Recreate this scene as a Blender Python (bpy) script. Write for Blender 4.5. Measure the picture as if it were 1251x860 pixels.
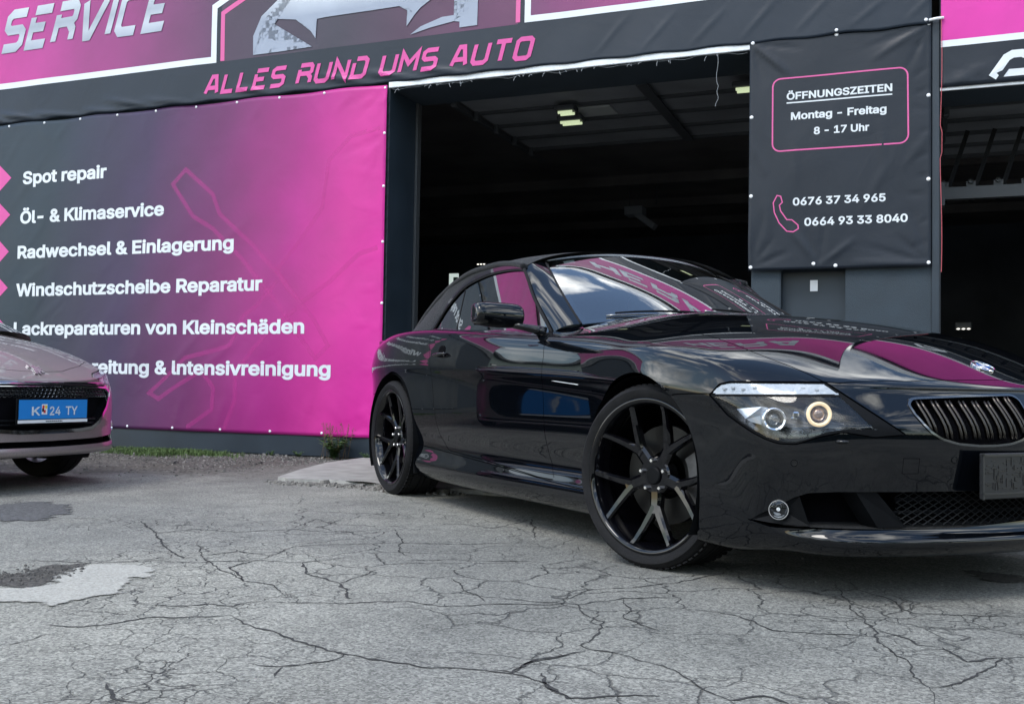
import bpy, bmesh, math, random
import numpy as np
from mathutils import Vector, Matrix, Euler
from math import radians, sin, cos, pi
random.seed(7); np.random.seed(7)
SC = bpy.context.scene
COL = SC.collection
for o in list(bpy.data.objects): bpy.data.objects.remove(o)

# ------------------------------------------------------------------ camera
CAM_H = .655; PITCH = .0362; ROLL = .01631; FPX = 1235.3
cd = bpy.data.cameras.new('camera'); cam = bpy.data.objects.new('camera', cd); COL.objects.link(cam)
cd.sensor_width = 36; cd.lens = FPX*36/1251.0; cd.clip_end = 2000; cd.clip_start = .05
_r = Vector((1,0,0)); _u = Vector((0,-sin(PITCH),cos(PITCH))); _f = Vector((0,cos(PITCH),sin(PITCH)))
_cx = cos(ROLL)*_r + sin(ROLL)*_u; _cy = -sin(ROLL)*_r + cos(ROLL)*_u; _cz = -_f
cam.matrix_world = Matrix(((_cx.x,_cy.x,_cz.x,0),(_cx.y,_cy.y,_cz.y,0),(_cx.z,_cy.z,_cz.z,CAM_H),(0,0,0,1)))
SC.camera = cam

# ------------------------------------------------------------------ light
SUN_EL = radians(52); SUN_AZ = radians(-135)     # direction towards the sun, azimuth from +X counter-clockwise
SC.view_settings.view_transform = 'Standard'; SC.view_settings.look = 'None'
SC.view_settings.exposure = 0.9; SC.view_settings.gamma = 1.0
W = bpy.data.worlds.new('World'); SC.world = W; W.use_nodes = True
def build_world():
    nt = W.node_tree; N = nt.nodes; L = nt.links; N.clear()
    out = N.new('ShaderNodeOutputWorld'); bg = N.new('ShaderNodeBackground'); bg.inputs['Strength'].default_value = .15
    sky = N.new('ShaderNodeTexSky'); sky.sky_type = 'NISHITA'; sky.sun_disc = False
    sky.sun_elevation = SUN_EL; sky.sun_rotation = pi/2 - SUN_AZ
    sky.air_density = 1.3; sky.dust_density = .5; sky.ozone_density = 1.2
    tc = N.new('ShaderNodeTexCoord'); mp = N.new('ShaderNodeMapping'); mp.inputs['Scale'].default_value = (1,1,2.6)
    mp.inputs['Location'].default_value = (3.1,1.7,.4)
    L.new(tc.outputs['Generated'], mp.inputs['Vector'])
    n1 = N.new('ShaderNodeTexNoise'); n1.inputs['Scale'].default_value = 2.1; n1.inputs['Detail'].default_value = 9; n1.inputs['Roughness'].default_value = .58
    n1.inputs['Distortion'].default_value = .5
    L.new(mp.outputs['Vector'], n1.inputs['Vector'])
    cr = N.new('ShaderNodeValToRGB'); cr.color_ramp.elements[0].position = .495; cr.color_ramp.elements[1].position = .62
    L.new(n1.outputs['Fac'], cr.inputs['Fac'])
    n2 = N.new('ShaderNodeTexNoise'); n2.inputs['Scale'].default_value = 5; n2.inputs['Detail'].default_value = 6
    L.new(mp.outputs['Vector'], n2.inputs['Vector'])
    c2 = N.new('ShaderNodeValToRGB'); c2.color_ramp.elements[0].color = (5.6,5.9,6.1,1); c2.color_ramp.elements[1].color = (18.5,18.8,18.6,1)
    c2.color_ramp.elements[0].position = .35; c2.color_ramp.elements[1].position = .65
    L.new(n2.outputs['Fac'], c2.inputs['Fac'])
    mx = N.new('ShaderNodeMixRGB'); L.new(cr.outputs['Color'], mx.inputs['Fac'])
    L.new(sky.outputs['Color'], mx.inputs['Color1']); L.new(c2.outputs['Color'], mx.inputs['Color2'])
    L.new(mx.outputs['Color'], bg.inputs['Color']); L.new(bg.outputs['Background'], out.inputs['Surface'])
build_world()
sl = bpy.data.lights.new('sun', 'SUN'); sl.energy = 1.1; sl.angle = radians(22); sl.color = (1,.96,.9)
sun = bpy.data.objects.new('sun', sl); COL.objects.link(sun)
_sd = Vector((cos(SUN_EL)*cos(SUN_AZ), cos(SUN_EL)*sin(SUN_AZ), sin(SUN_EL)))
sun.rotation_euler = _sd.to_track_quat('Z','Y').to_euler(); sun.location = (0,0,20)

# ------------------------------------------------------------------ helpers
def tag(o, label=None, cat=None, group=None, kind=None):
    if label: o['label'] = label
    if cat: o['category'] = cat
    if group: o['group'] = group
    if kind: o['kind'] = kind
    return o
def empty(name, loc=(0,0,0), rz=0, label=None, cat=None, group=None, kind=None):
    o = bpy.data.objects.new(name, None); COL.objects.link(o); o.location = loc; o.rotation_euler = (0,0,rz)
    o.empty_display_size = .2
    return tag(o, label, cat, group, kind)
def link(name, me, mat=None, parent=None, **kw):
    if mat is not None and not me.materials:
        for m in (mat if isinstance(mat,(list,tuple)) else [mat]): me.materials.append(m)
    o = bpy.data.objects.new(name, me); COL.objects.link(o)
    if parent is not None: o.parent = parent
    return tag(o, **kw)
def obj(name, bm, mat=None, parent=None, smooth=False, normals=True, sharp=None, **kw):
    me = bpy.data.meshes.new(name)
    if normals: bmesh.ops.recalc_face_normals(bm, faces=bm.faces[:])
    if smooth:
        for f in bm.faces: f.smooth = True
    if sharp is not None:
        a = radians(sharp)
        for e in bm.edges:
            if len(e.link_faces) == 2 and e.calc_face_angle(0) > a: e.smooth = False
    bm.to_mesh(me); bm.free()
    return link(name, me, mat, parent, **kw)
def pydata(name, v, f, mat=None, parent=None, smooth=False, **kw):
    me = bpy.data.meshes.new(name); me.from_pydata([tuple(p) for p in v], [], [tuple(q) for q in f]); me.update()
    if smooth: me.polygons.foreach_set('use_smooth', [True]*len(me.polygons))
    return link(name, me, mat, parent, **kw)
def box(bm, c, s, rot=None, bevel=0, seg=1):
    m = Matrix.Translation(Vector(c))
    if rot is not None: m = m @ Euler(rot).to_matrix().to_4x4()
    m = m @ Matrix.Diagonal((s[0],s[1],s[2],1))
    r = bmesh.ops.create_cube(bm, size=1, matrix=m)
    if bevel:
        es = set()
        for v in r['verts']:
            for e in v.link_edges: es.add(e)
        bmesh.ops.bevel(bm, geom=list(es), offset=bevel, segments=seg, affect='EDGES', profile=.5)
    return r['verts']
def frame_for(d):
    d = d.normalized(); a = Vector((0,0,1)) if abs(d.z) < .9 else Vector((1,0,0))
    x = d.cross(a).normalized(); return x, d.cross(x).normalized()
def tube(bm, pts, r, n=8, closed=False, caps=True, flat=1.0, up=None):
    pts = [Vector(p) for p in pts]; N = len(pts); rings = []
    rr = [float(q) for q in r] if isinstance(r,(list,tuple)) else [float(r)]*N
    prev = None
    for i,p in enumerate(pts):
        a = pts[(i-1)%N] if (closed or i>0) else p; b = pts[(i+1)%N] if (closed or i<N-1) else p
        d = (b-a).normalized()
        if prev is None:
            x,y = frame_for(d)
            if up is not None: x = Vector(up).cross(d).normalized(); y = d.cross(x).normalized()
        else:
            x = (prev - prev.dot(d)*d).normalized(); y = d.cross(x).normalized()
        prev = x
        rings.append([bm.verts.new(p + rr[i]*(cos(2*pi*k/n)*x + flat*sin(2*pi*k/n)*y)) for k in range(n)])
    for i in range(N if closed else N-1):
        A = rings[i]; B = rings[(i+1)%N]
        for k in range(n): bm.faces.new((A[k],A[(k+1)%n],B[(k+1)%n],B[k]))
    if caps and not closed: bm.faces.new(rings[0][::-1]); bm.faces.new(rings[-1])
def lathe(bm, prof, n=48, axis='Y', center=(0,0,0), close=False, arc=None):
    # prof: list of (along-axis, radius)
    c = Vector(center); rings = []
    for (a,r) in prof:
        ring = []
        for k in range(n):
            t = 2*pi*k/n
            if axis == 'Y': p = Vector((r*cos(t), a, r*sin(t)))
            elif axis == 'X': p = Vector((a, r*cos(t), r*sin(t)))
            else: p = Vector((r*cos(t), r*sin(t), a))
            ring.append(bm.verts.new(c+p))
        rings.append(ring)
    R = len(rings)
    for i in range(R if close else R-1):
        A = rings[i]; B = rings[(i+1)%R]
        for k in range(n): bm.faces.new((A[k],A[(k+1)%n],B[(k+1)%n],B[k]))
    return rings
def disc(bm, prof_ring): bm.faces.new(prof_ring)
def prism(bm, poly, z0, z1, M=None):
    M = M or Matrix.Identity(4)
    a = [bm.verts.new(M @ Vector((p[0],p[1],z0))) for p in poly]; b = [bm.verts.new(M @ Vector((p[0],p[1],z1))) for p in poly]
    n = len(poly)
    bm.faces.new(a[::-1]); bm.faces.new(b)
    for k in range(n): bm.faces.new((a[k],a[(k+1)%n],b[(k+1)%n],b[k]))
def catmull(P, n):
    P = np.array(P, float); out = []
    E = np.vstack([2*P[0]-P[1], P, 2*P[-1]-P[-2]])
    for i in range(len(P)-1):
        a,b,c,d = E[i],E[i+1],E[i+2],E[i+3]
        for t in np.linspace(0,1,n,endpoint=False):
            out.append(.5*((2*b)+(-a+c)*t+(2*a-5*b+4*c-d)*t*t+(-a+3*b-3*c+d)*t**3))
    out.append(P[-1]); return np.array(out)
def pchip(x, xs, ys):
    xs = np.array(xs,float); ys = np.array(ys,float); x = np.asarray(x,float)
    h = np.diff(xs); d = np.diff(ys)/h; m = np.zeros(len(xs)); m[0] = d[0]; m[-1] = d[-1]
    for i in range(1,len(xs)-1):
        m[i] = 0 if d[i-1]*d[i] <= 0 else 2*d[i-1]*d[i]/(d[i-1]+d[i])
    i = np.clip(np.searchsorted(xs,x)-1,0,len(h)-1); t = np.clip((x-xs[i])/h[i],0,1)
    return (2*t**3-3*t**2+1)*ys[i]+(t**3-2*t**2+t)*h[i]*m[i]+(-2*t**3+3*t**2)*ys[i+1]+(t**3-t**2)*h[i]*m[i+1]

# ------------------------------------------------------------------ materials
def mat(name, col, rough=.5, metal=0, coat=0, spec=.5, noise=None, bump=None, emit=None, coat_rough=.02, trans=0, ior=1.45, alpha=1, sheen=0):
    m = bpy.data.materials.new(name); m.use_nodes = True; nt = m.node_tree; b = nt.nodes['Principled BSDF']
    b.inputs['Base Color'].default_value = (*col,1); b.inputs['Roughness'].default_value = rough; b.inputs['Metallic'].default_value = metal
    b.inputs['Coat Weight'].default_value = coat; b.inputs['Coat Roughness'].default_value = coat_rough
    b.inputs['Specular IOR Level'].default_value = spec; b.inputs['Transmission Weight'].default_value = trans; b.inputs['IOR'].default_value = ior
    b.inputs['Alpha'].default_value = alpha
    if sheen: b.inputs['Sheen Weight'].default_value = sheen
    if emit: b.inputs['Emission Color'].default_value = (*emit[0],1); b.inputs['Emission Strength'].default_value = emit[1]
    tc = None
    if noise:
        sc, amt = noise
        tc = nt.nodes.new('ShaderNodeTexCoord'); n = nt.nodes.new('ShaderNodeTexNoise'); n.inputs['Scale'].default_value = sc; n.inputs['Detail'].default_value = 8
        nt.links.new(tc.outputs['Object'], n.inputs['Vector'])
        mr = nt.nodes.new('ShaderNodeMapRange'); mr.inputs['From Min'].default_value = .3; mr.inputs['From Max'].default_value = .7
        mr.inputs['To Min'].default_value = 1-amt; mr.inputs['To Max'].default_value = 1+amt
        nt.links.new(n.outputs['Fac'], mr.inputs['Value'])
        mm = nt.nodes.new('ShaderNodeVectorMath'); mm.operation = 'SCALE'; mm.inputs[0].default_value = col
        nt.links.new(mr.outputs['Result'], mm.inputs['Scale']); nt.links.new(mm.outputs['Vector'], b.inputs['Base Color'])
        mr2 = nt.nodes.new('ShaderNodeMapRange'); mr2.inputs['To Min'].default_value = max(0,rough-.08); mr2.inputs['To Max'].default_value = min(1,rough+.08)
        nt.links.new(n.outputs['Fac'], mr2.inputs['Value']); nt.links.new(mr2.outputs['Result'], b.inputs['Roughness'])
    if bump:
        sc, st = bump
        tc = tc or nt.nodes.new('ShaderNodeTexCoord'); n = nt.nodes.new('ShaderNodeTexNoise'); n.inputs['Scale'].default_value = sc; n.inputs['Detail'].default_value = 6
        nt.links.new(tc.outputs['Object'], n.inputs['Vector'])
        bp = nt.nodes.new('ShaderNodeBump'); bp.inputs['Strength'].default_value = st; bp.inputs['Distance'].default_value = .01
        nt.links.new(n.outputs['Fac'], bp.inputs['Height']); nt.links.new(bp.outputs['Normal'], b.inputs['Normal'])
    return m
M = {}
def glass_mat(name, tint, refl_boost=1.0, ior=1.5):
    # thin glass: tinted see-through film plus a mirror reflection that grows at grazing angles
    m = bpy.data.materials.new(name); m.use_nodes = True; nt = m.node_tree; N = nt.nodes; L = nt.links; N.clear()
    out = N.new('ShaderNodeOutputMaterial'); tr = N.new('ShaderNodeBsdfTransparent'); tr.inputs['Color'].default_value = (*tint,1)
    gl = N.new('ShaderNodeBsdfGlossy'); gl.inputs['Roughness'].default_value = .01; gl.inputs['Color'].default_value = (1,1,1,1)
    fr = N.new('ShaderNodeFresnel'); geo = N.new('ShaderNodeNewGeometry'); io = N.new('ShaderNodeMapRange'); io.inputs['To Min'].default_value = ior; io.inputs['To Max'].default_value = 1/ior
    L.new(geo.outputs['Backfacing'], io.inputs['Value']); L.new(io.outputs['Result'], fr.inputs['IOR'])      # same reflection from both sides of a pane
    mu = N.new('ShaderNodeMath'); mu.operation = 'MULTIPLY'; mu.use_clamp = True; mu.inputs[1].default_value = refl_boost
    L.new(fr.outputs['Fac'], mu.inputs[0])
    mx = N.new('ShaderNodeMixShader'); L.new(mu.outputs['Value'], mx.inputs['Fac']); L.new(tr.outputs[0], mx.inputs[1]); L.new(gl.outputs[0], mx.inputs[2])
    L.new(mx.outputs[0], out.inputs['Surface']); return m
def car_paint(name, col, metal=0, flake=0, rough=.35, dust=.0):
    m = mat(name, col, rough, metal, coat=1.0, coat_rough=.015, spec=.0 if not metal else .5)
    b = m.node_tree.nodes['Principled BSDF']; b.inputs['Coat IOR'].default_value = 1.5
    nt = m.node_tree
    tc = nt.nodes.new('ShaderNodeTexCoord'); n = nt.nodes.new('ShaderNodeTexNoise'); n.inputs['Scale'].default_value = 260; n.inputs['Detail'].default_value = 2
    nt.links.new(tc.outputs['Object'], n.inputs['Vector'])
    n3 = nt.nodes.new('ShaderNodeTexNoise'); n3.inputs['Scale'].default_value = 7; n3.inputs['Detail'].default_value = 7
    nt.links.new(tc.outputs['Object'], n3.inputs['Vector'])
    mr = nt.nodes.new('ShaderNodeMapRange'); mr.inputs['From Min'].default_value = .45; mr.inputs['From Max'].default_value = .8
    mr.inputs['To Min'].default_value = .012; mr.inputs['To Max'].default_value = .012+.10*dust+.02
    nt.links.new(n3.outputs['Fac'], mr.inputs['Value']); nt.links.new(mr.outputs['Result'], b.inputs['Coat Roughness'])
    if flake:
        mm = nt.nodes.new('ShaderNodeMapRange'); mm.inputs['From Min'].default_value = .3; mm.inputs['From Max'].default_value = .7
        mm.inputs['To Min'].default_value = 1-flake; mm.inputs['To Max'].default_value = 1+flake
        nt.links.new(n.outputs['Fac'], mm.inputs['Value'])
        vm = nt.nodes.new('ShaderNodeVectorMath'); vm.operation = 'SCALE'; vm.inputs[0].default_value = col
        nt.links.new(mm.outputs['Result'], vm.inputs['Scale']); nt.links.new(vm.outputs['Vector'], b.inputs['Base Color'])
    return m
M['black_paint'] = car_paint('black_paint', (.0016,.0022,.0034), .0, 0, .4, .3)
M['rose_paint'] = car_paint('rose_paint', (.29,.245,.24), .55, .15, .42, .3)
M['black_plastic'] = mat('black_plastic', (.0035,.004,.005), .5, spec=.12, noise=(30,.2), bump=(400,.1))
M['matte_black'] = mat('matte_black', (.003,.003,.004), .9, spec=.05)
M['gloss_black'] = mat('gloss_black', (.005,.005,.006), .3, coat=.9, spec=.1)
M['rubber'] = mat('rubber', (.009,.009,.010), .75, spec=.25, noise=(14,.35), bump=(120,.25))
M['chrome'] = mat('chrome', (.75,.76,.78), .09, 1)
M['satin_metal'] = mat('satin_metal', (.35,.36,.38), .3, 1)
M['dark_chrome'] = mat('dark_chrome', (.060,.055,.050), .3, 1)
M['cast_metal'] = mat('cast_metal', (.10,.10,.105), .5, .8, noise=(30,.3))
M['disc_metal'] = mat('disc_metal', (.030,.030,.030), .42, .9, noise=(9,.2))
M['soft_top'] = mat('soft_top_fabric', (.008,.009,.011), .9, spec=.15, bump=(900,.35), noise=(6,.25), sheen=.15)
M['window_glass'] = glass_mat('tinted_window_glass', (.10,.12,.12), 2.2)
M['screen_glass'] = glass_mat('windscreen_glass', (.34,.40,.40), 2.6)
M['lens_glass'] = glass_mat('lamp_lens', (.93,.95,.97), 1.0)
M['interior'] = mat('interior_leather', (.02,.02,.022), .6)
M['satin_trim'] = mat('satin_trim', (.22,.23,.24), .25, .9); M['paper'] = mat('sticker_white', (.75,.76,.78), .4); M['seat_leather'] = mat('seat_leather', (.10,.10,.10), .55, noise=(20,.2))
# ------------------------------------------------------------------ subdivision-cage car bodies
def make_cage(side, top, front, rear):
    """side[i][j] (rear corner .. front corner, bottom .. shoulder), top[i][k] (shoulder .. centre, k=0 equals side[i][-1]),
    front[k][j], rear[k][j] (corner .. centre). Coordinates (x, w, z). Returns a closed half cage mirrored over y."""
    verts = []; index = {}
    def V(p):
        key = (round(p[0],5), round(p[1],5), round(p[2],5))
        if key not in index: index[key] = len(verts); verts.append(key)
        return index[key]
    faces = []
    def patch(G, flip):
        for a in range(len(G)-1):
            for b in range(len(G[0])-1):
                for s in (-1,1):
                    q = [G[a][b],G[a+1][b],G[a+1][b+1],G[a][b+1]]
                    q = [V((p[0], s*p[1], p[2])) for p in q]
                    if flip ^ (s>0): q = q[::-1]
                    if len(set(q)) == 4: faces.append(q)
    patch(side, False); patch(top, False); patch(front, False); patch(rear, True)
    return verts, faces
def cc_eval(verts, faces, levels, creases=None):
    me = bpy.data.meshes.new('cage'); me.from_pydata(verts, [], faces); me.update()
    o = bpy.data.objects.new('cage', me); COL.objects.link(o)
    if creases:
        at = me.attributes.new('crease_edge', 'FLOAT', 'EDGE')
        for e in me.edges:
            a,b = e.vertices; c = creases(verts[a], verts[b])
            if c: at.data[e.index].value = c
    md = o.modifiers.new('s','SUBSURF'); md.levels = levels; md.render_levels = levels; md.subdivision_type = 'CATMULL_CLARK'; md.use_limit_surface = True
    dg = bpy.context.evaluated_depsgraph_get(); dg.update()
    m2 = bpy.data.meshes.new_from_object(o.evaluated_get(dg))
    bpy.data.objects.remove(o); bpy.data.meshes.remove(me)
    return m2
def cc_interp(verts, faces, levels, iters=4):
    """push the cage so that the limit surface passes through the given points"""
    tgt = np.array(verts); cur = tgt.copy()
    for it in range(iters):
        m = cc_eval([tuple(v) for v in cur], faces, 1)
        co = np.zeros(len(m.vertices)*3); m.vertices.foreach_get('co', co); co = co.reshape(-1,3)[:len(verts)]
        cur = cur + (tgt-co); bpy.data.meshes.remove(m)
    return cc_eval([tuple(v) for v in cur], faces, levels)

# signed distance to a closed polygon (negative inside)
def sdpoly(P, poly):
    poly = np.array(poly, float); n = len(poly); d = np.full(len(P), 1e9); inside = np.zeros(len(P), bool)
    for i in range(n):
        a = poly[i]; b = poly[(i+1)%n]; e = b-a; w = P-a
        t = np.clip((w@e)/max(e@e,1e-12),0,1); q = w-np.outer(t,e); d = np.minimum(d,(q*q).sum(1))
        c = (a[1] > P[:,1]) != (b[1] > P[:,1])
        with np.errstate(divide='ignore', invalid='ignore'):
            xi = (b[0]-a[0])*(P[:,1]-a[1])/((b[1]-a[1]) if b[1]!=a[1] else 1e-12)+a[0]
        inside ^= c & (P[:,0] < xi)
    d = np.sqrt(d); return np.where(inside,-d,d)
def sdline(P, pts):
    """signed distance to an open polyline; sign by side"""
    pts = np.array(pts,float); best = np.full(len(P),1e9); sg = np.ones(len(P))
    for i in range(len(pts)-1):
        a = pts[i]; b = pts[i+1]; e = b-a; w = P-a; t = np.clip((w@e)/(e@e),0,1); q = w-np.outer(t,e); d = (q*q).sum(1)
        s = np.sign(e[0]*w[:,1]-e[1]*w[:,0]); m = d < best-1e-12; best[m] = d[m]; sg[m] = s[m]
    return np.sqrt(best)*np.where(sg==0,1,sg)
def coords(bm): return np.array([v.co[:] for v in bm.verts]) if len(bm.verts) else np.zeros((0,3))
def cut(bm, func, mask=None):
    bm.verts.ensure_lookup_table()
    co = coords(bm); f = func(co); f[np.abs(f)<2e-5] = 0
    if mask is not None:
        mk = mask(co)
    else: mk = np.ones(len(co), bool)
    bm.verts.index_update(); zero = set(); faces = set()
    for i in np.nonzero((f==0)&mk)[0]:
        v = bm.verts[i]; zero.add(v)
    todo = []
    for e in bm.edges:
        a,b = e.verts[0].index, e.verts[1].index
        if f[a]*f[b] < 0 and mk[a] and mk[b]: todo.append((e, e.verts[0], f[a]/(f[a]-f[b])))
    for e,v,t in todo:
        faces.update(e.link_faces)
        ne, nv = bmesh.utils.edge_split(e, v, t); zero.add(nv)
    for v in list(zero): faces.update(v.link_faces)
    for fc in list(faces):
        if not fc.is_valid: continue
        z = [v for v in fc.verts if v in zero]
        if len(z) < 2: continue
        vs = list(fc.verts); n = len(vs)
        if len(z) == 2:
            i,j = vs.index(z[0]), vs.index(z[1])
            if abs(i-j) in (1,n-1): continue
            try: bmesh.utils.face_split(fc, z[0], z[1])
            except ValueError: pass
        else:
            # split successive non adjacent pairs
            cur = fc
            for q in range(len(z)-1):
                a,b = z[q],z[q+1]
                cand = [g for g in a.link_faces if b in g.verts]
                for g in cand:
                    gv = list(g.verts); i,j = gv.index(a),gv.index(b)
                    if abs(i-j) in (1,len(gv)-1): continue
                    try: bmesh.utils.face_split(g,a,b)
                    except ValueError: pass
                    break
    bm.verts.index_update()
# ------------------------------------------------------------------ black convertible: body surface
def wmax(x): return pchip(x, [-3.95,-3.75,-3.5,-3.2,-2.95,-2.7,-2.3,-1.9,-1.4,-.9,-.5,-.2,.1,.3,.5,.62,.75], [.58,.672,.755,.842,.876,.892,.906,.918,.918,.894,.888,.903,.922,.912,.884,.845,.75])
def zsh(x): return pchip(x, [-3.9,-3.6,-3.2,-2.8,-2.3,-1.7,-1.15,-.8,-.5,-.2,0,.25,.45,.62], [.93,.955,.975,.985,.985,.95,.915,.895,.875,.850,.835,.800,.755,.715])
JT = [0,.20,.42,.60,.70,.82,.93,1.0]
def side_col(x):
    zs = float(zsh(x)); w = float(wmax(x)); f_ = float(np.clip((x+.25)/.45,0,1)); out = [(x, w-.11, .132), (x, w-.062, .147), (x, w-.022-.012*f_, .222)]
    k = 1+.9*float(np.clip((-2.75-x)/.5,0,1))
    ins = [-.046+.026*f_,-.020+.004*f_,-.013,-.009,.0,-.007*k,-.021*k,-.062*k]
    for t,s in zip(JT,ins): out.append((x, w+s, .32+(zs-.32)*t))
    return out
XS = [-3.78,-3.55,-3.2,-2.78,-2.35,-1.9,-1.45,-1.05,-.75,-.45,-.2,.05,.28,.46,.60]
NJ = 11
def zc(x): return pchip(x, [-3.95,-3.7,-3.3,-3.0,-2.5,-1.2,-.8,-.5,-.2,0,.2,.4,.58,.70,.78,.84], [.985,1.0,1.0,1.0,.98,.99,1.010,1.010,.986,.962,.930,.884,.831,.780,.740,.70])
def top_row(x, fx=None):
    """shoulder .. centre; x may shift forward towards the centre by fx"""
    s = side_col(x)[-1]; out = [s]; z0 = s[2]; c = float(zc(x if fx is None else fx[-1]))
    fr = [.86,.62,.36,.0]; lift = [.36,.74,.94,1.0]
    for q,(a,l) in enumerate(zip(fr,lift)):
        xx = x if fx is None else fx[q]
        out.append((xx, s[1]*a, z0+(c-z0)*l))
    return out
SIDE = [side_col(x) for x in XS]
TOP = []
NOSE = [(.710,.70),(.790,.50),(.832,.28),(.846,0.)]        # plan points of the shoulder row round the nose (x, w)
for x in XS[:-1]:
    f = min(1,max(0,(x+.1)/.7))**2
    fx = [x+f*(n[0]-.60)*.62*(q+1)/4*1.0 for q,n in enumerate(NOSE)]
    TOP.append(top_row(x, fx))
# front corner column: tabulated
zf = [.148,.160,.205,.240,.35,.46,.535,.575,.625,.672,.705]
def front_col(xn, w, bulge, inset):
    # profile offsets in x relative to the widest point of the nose
    prof = [-.07,-.015,.006,-.022,-.016,.0,.002,-.008,-.038,-.072,-.108]
    return [(xn+p*1.0, w, z) for p,z in zip(prof, zf)]
corner_w = [-.10,-.060,-.034,-.030,-.014,0,-.002,-.006,-.018,-.04,-.072]
corner_x = [-.05,-.02,-.006,-.010,-.004,0,0,-.006,-.012,-.022,-.035]
CORN = [(.635+cx, .842+cw, z) for cx,cw,z in zip(corner_x, corner_w, zf)]
FRONT = [CORN]
for (xn,w) in [(.795,.690),(.885,.480),(.935,.245),(.950,0)]:
    FRONT.append(front_col(xn, w, 0, 0))
SIDE[-1] = CORN
TOP.append([FRONT[k][-1] for k in range(5)])
# rear face
zr = [.24,.27,.33,.40,.50,.60,.70,.78,.86,.93,.975]
SIDE[0] = [(-3.76, .60,.24),(-3.79,.63,.27)]+[(-3.80+.006*q,.655-.006*q,z) for q,z in enumerate(zr[2:])]
REAR = [SIDE[0]]
for (xn,w) in [(-3.89,.54),(-3.95,.37),(-3.975,.18),(-3.98,0)]:
    prof = [.12,.03,.0,0,.0,.01,.02,.03,.03,.02,.0]
    REAR.append([(xn+p, w, z+ (0.015 if q>8 else 0)) for q,(p,z) in enumerate(zip(prof,zr))])
TOP[0] = [REAR[k][-1] for k in range(5)]
BODY_V, BODY_F = make_cage(SIDE, TOP, FRONT, REAR)
# ------------------------------------------------------------------ cutting a body surface into panels
def half_body(V, F, levels):
    me = cc_interp(V, F, levels, 3)
    bm = bmesh.new(); bm.from_mesh(me)
    bmesh.ops.delete(bm, geom=[v for v in bm.verts if v.co.y > 1e-4], context='VERTS')
    for v in bm.verts:
        if abs(v.co.y) < 1e-4: v.co.y = 0
    me2 = me
    nl = bm.verts.layers.float_vector.new('nrm')
    # normals from the full limit surface
    from mathutils.kdtree import KDTree
    kd = KDTree(len(me2.vertices))
    for i,v in enumerate(me2.vertices): kd.insert(v.co, i)
    kd.balance(); nv = me2.vertex_normals
    for v in bm.verts:
        i = kd.find(v.co)[1]; n = Vector(nv[i].vector); v[nl] = n
    bpy.data.meshes.remove(me)
    bm.normal_update()
    # make sure faces point outwards
    s = sum(1 if f.normal.dot(f.verts[0][nl]) > 0 else -1 for f in list(bm.faces)[:500])
    return bm, nl
def centroids(bm): return np.array([f.calc_center_median()[:] for f in bm.faces])
def extract(bm, nl, sel, name, mats, parent, rim=.010, offset=0, mirror=False, weld=False, side=1, smooth=True, double=False, rim_mat=0, ylim=None, **kw):
    """sel: list of face indices. Builds a new mesh object from them, with the surface normals kept and a rim folded inwards."""
    vid = {}; v = []; n = []; faces = []
    bm.faces.ensure_lookup_table()
    for fi in sel:
        f = bm.faces[fi]; q = []
        for w in f.verts:
            if w.index not in vid:
                vid[w.index] = len(v); nn = w[nl].normalized(); v.append(Vector(w.co)+nn*offset); n.append(nn)
            q.append(vid[w.index])
        # orientation
        a,b,c = v[q[0]],v[q[1]],v[q[2]]
        if f.normal.dot(n[q[0]]) < 0: q = q[::-1]
        faces.append(q)
    if side < 0 or weld:
        k = len(v)
        mv = [Vector((p.x,-p.y,p.z)) for p in v]; mn = [Vector((p.x,-p.y,p.z)) for p in n]
        if weld:
            mp = {}
            for i in range(k):
                if abs(v[i].y) < 1e-5: mp[i] = i; n[i] = Vector((n[i].x,0,n[i].z)).normalized()
                else: mp[i] = len(v); v.append(mv[i]); n.append(mn[i])
            faces += [[mp[i] for i in q][::-1] for q in faces[:]]
        else:
            v, n = mv, mn; faces = [q[::-1] for q in faces]
    nf = len(faces)
    if rim:
        cnt = {}
        for q in faces:
            for a,b in zip(q, q[1:]+q[:1]): cnt[(a,b)] = 1
        bd = [(a,b) for (a,b) in cnt if (b,a) not in cnt]
        ins = {}
        for a,b in bd:
            for i in (a,b):
                if i not in ins: ins[i] = len(v); v.append(v[i]-n[i]*rim); n.append(n[i])
            
        for a,b in bd: faces.append([b,a,ins[a],ins[b]])
    me = bpy.data.meshes.new(name); me.from_pydata([tuple(p) for p in v], [], faces); me.update()
    me.polygons.foreach_set('use_smooth', [i < nf for i in range(len(me.polygons))])
    ln = []
    for i,pg in enumerate(me.polygons):
        for li in pg.loop_indices:
            ln.append(tuple(n[me.loops[li].vertex_index]) if i < nf else tuple(pg.normal))
    me.normals_split_custom_set(ln)
    return link(name, me, mats, parent, **kw)
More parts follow.
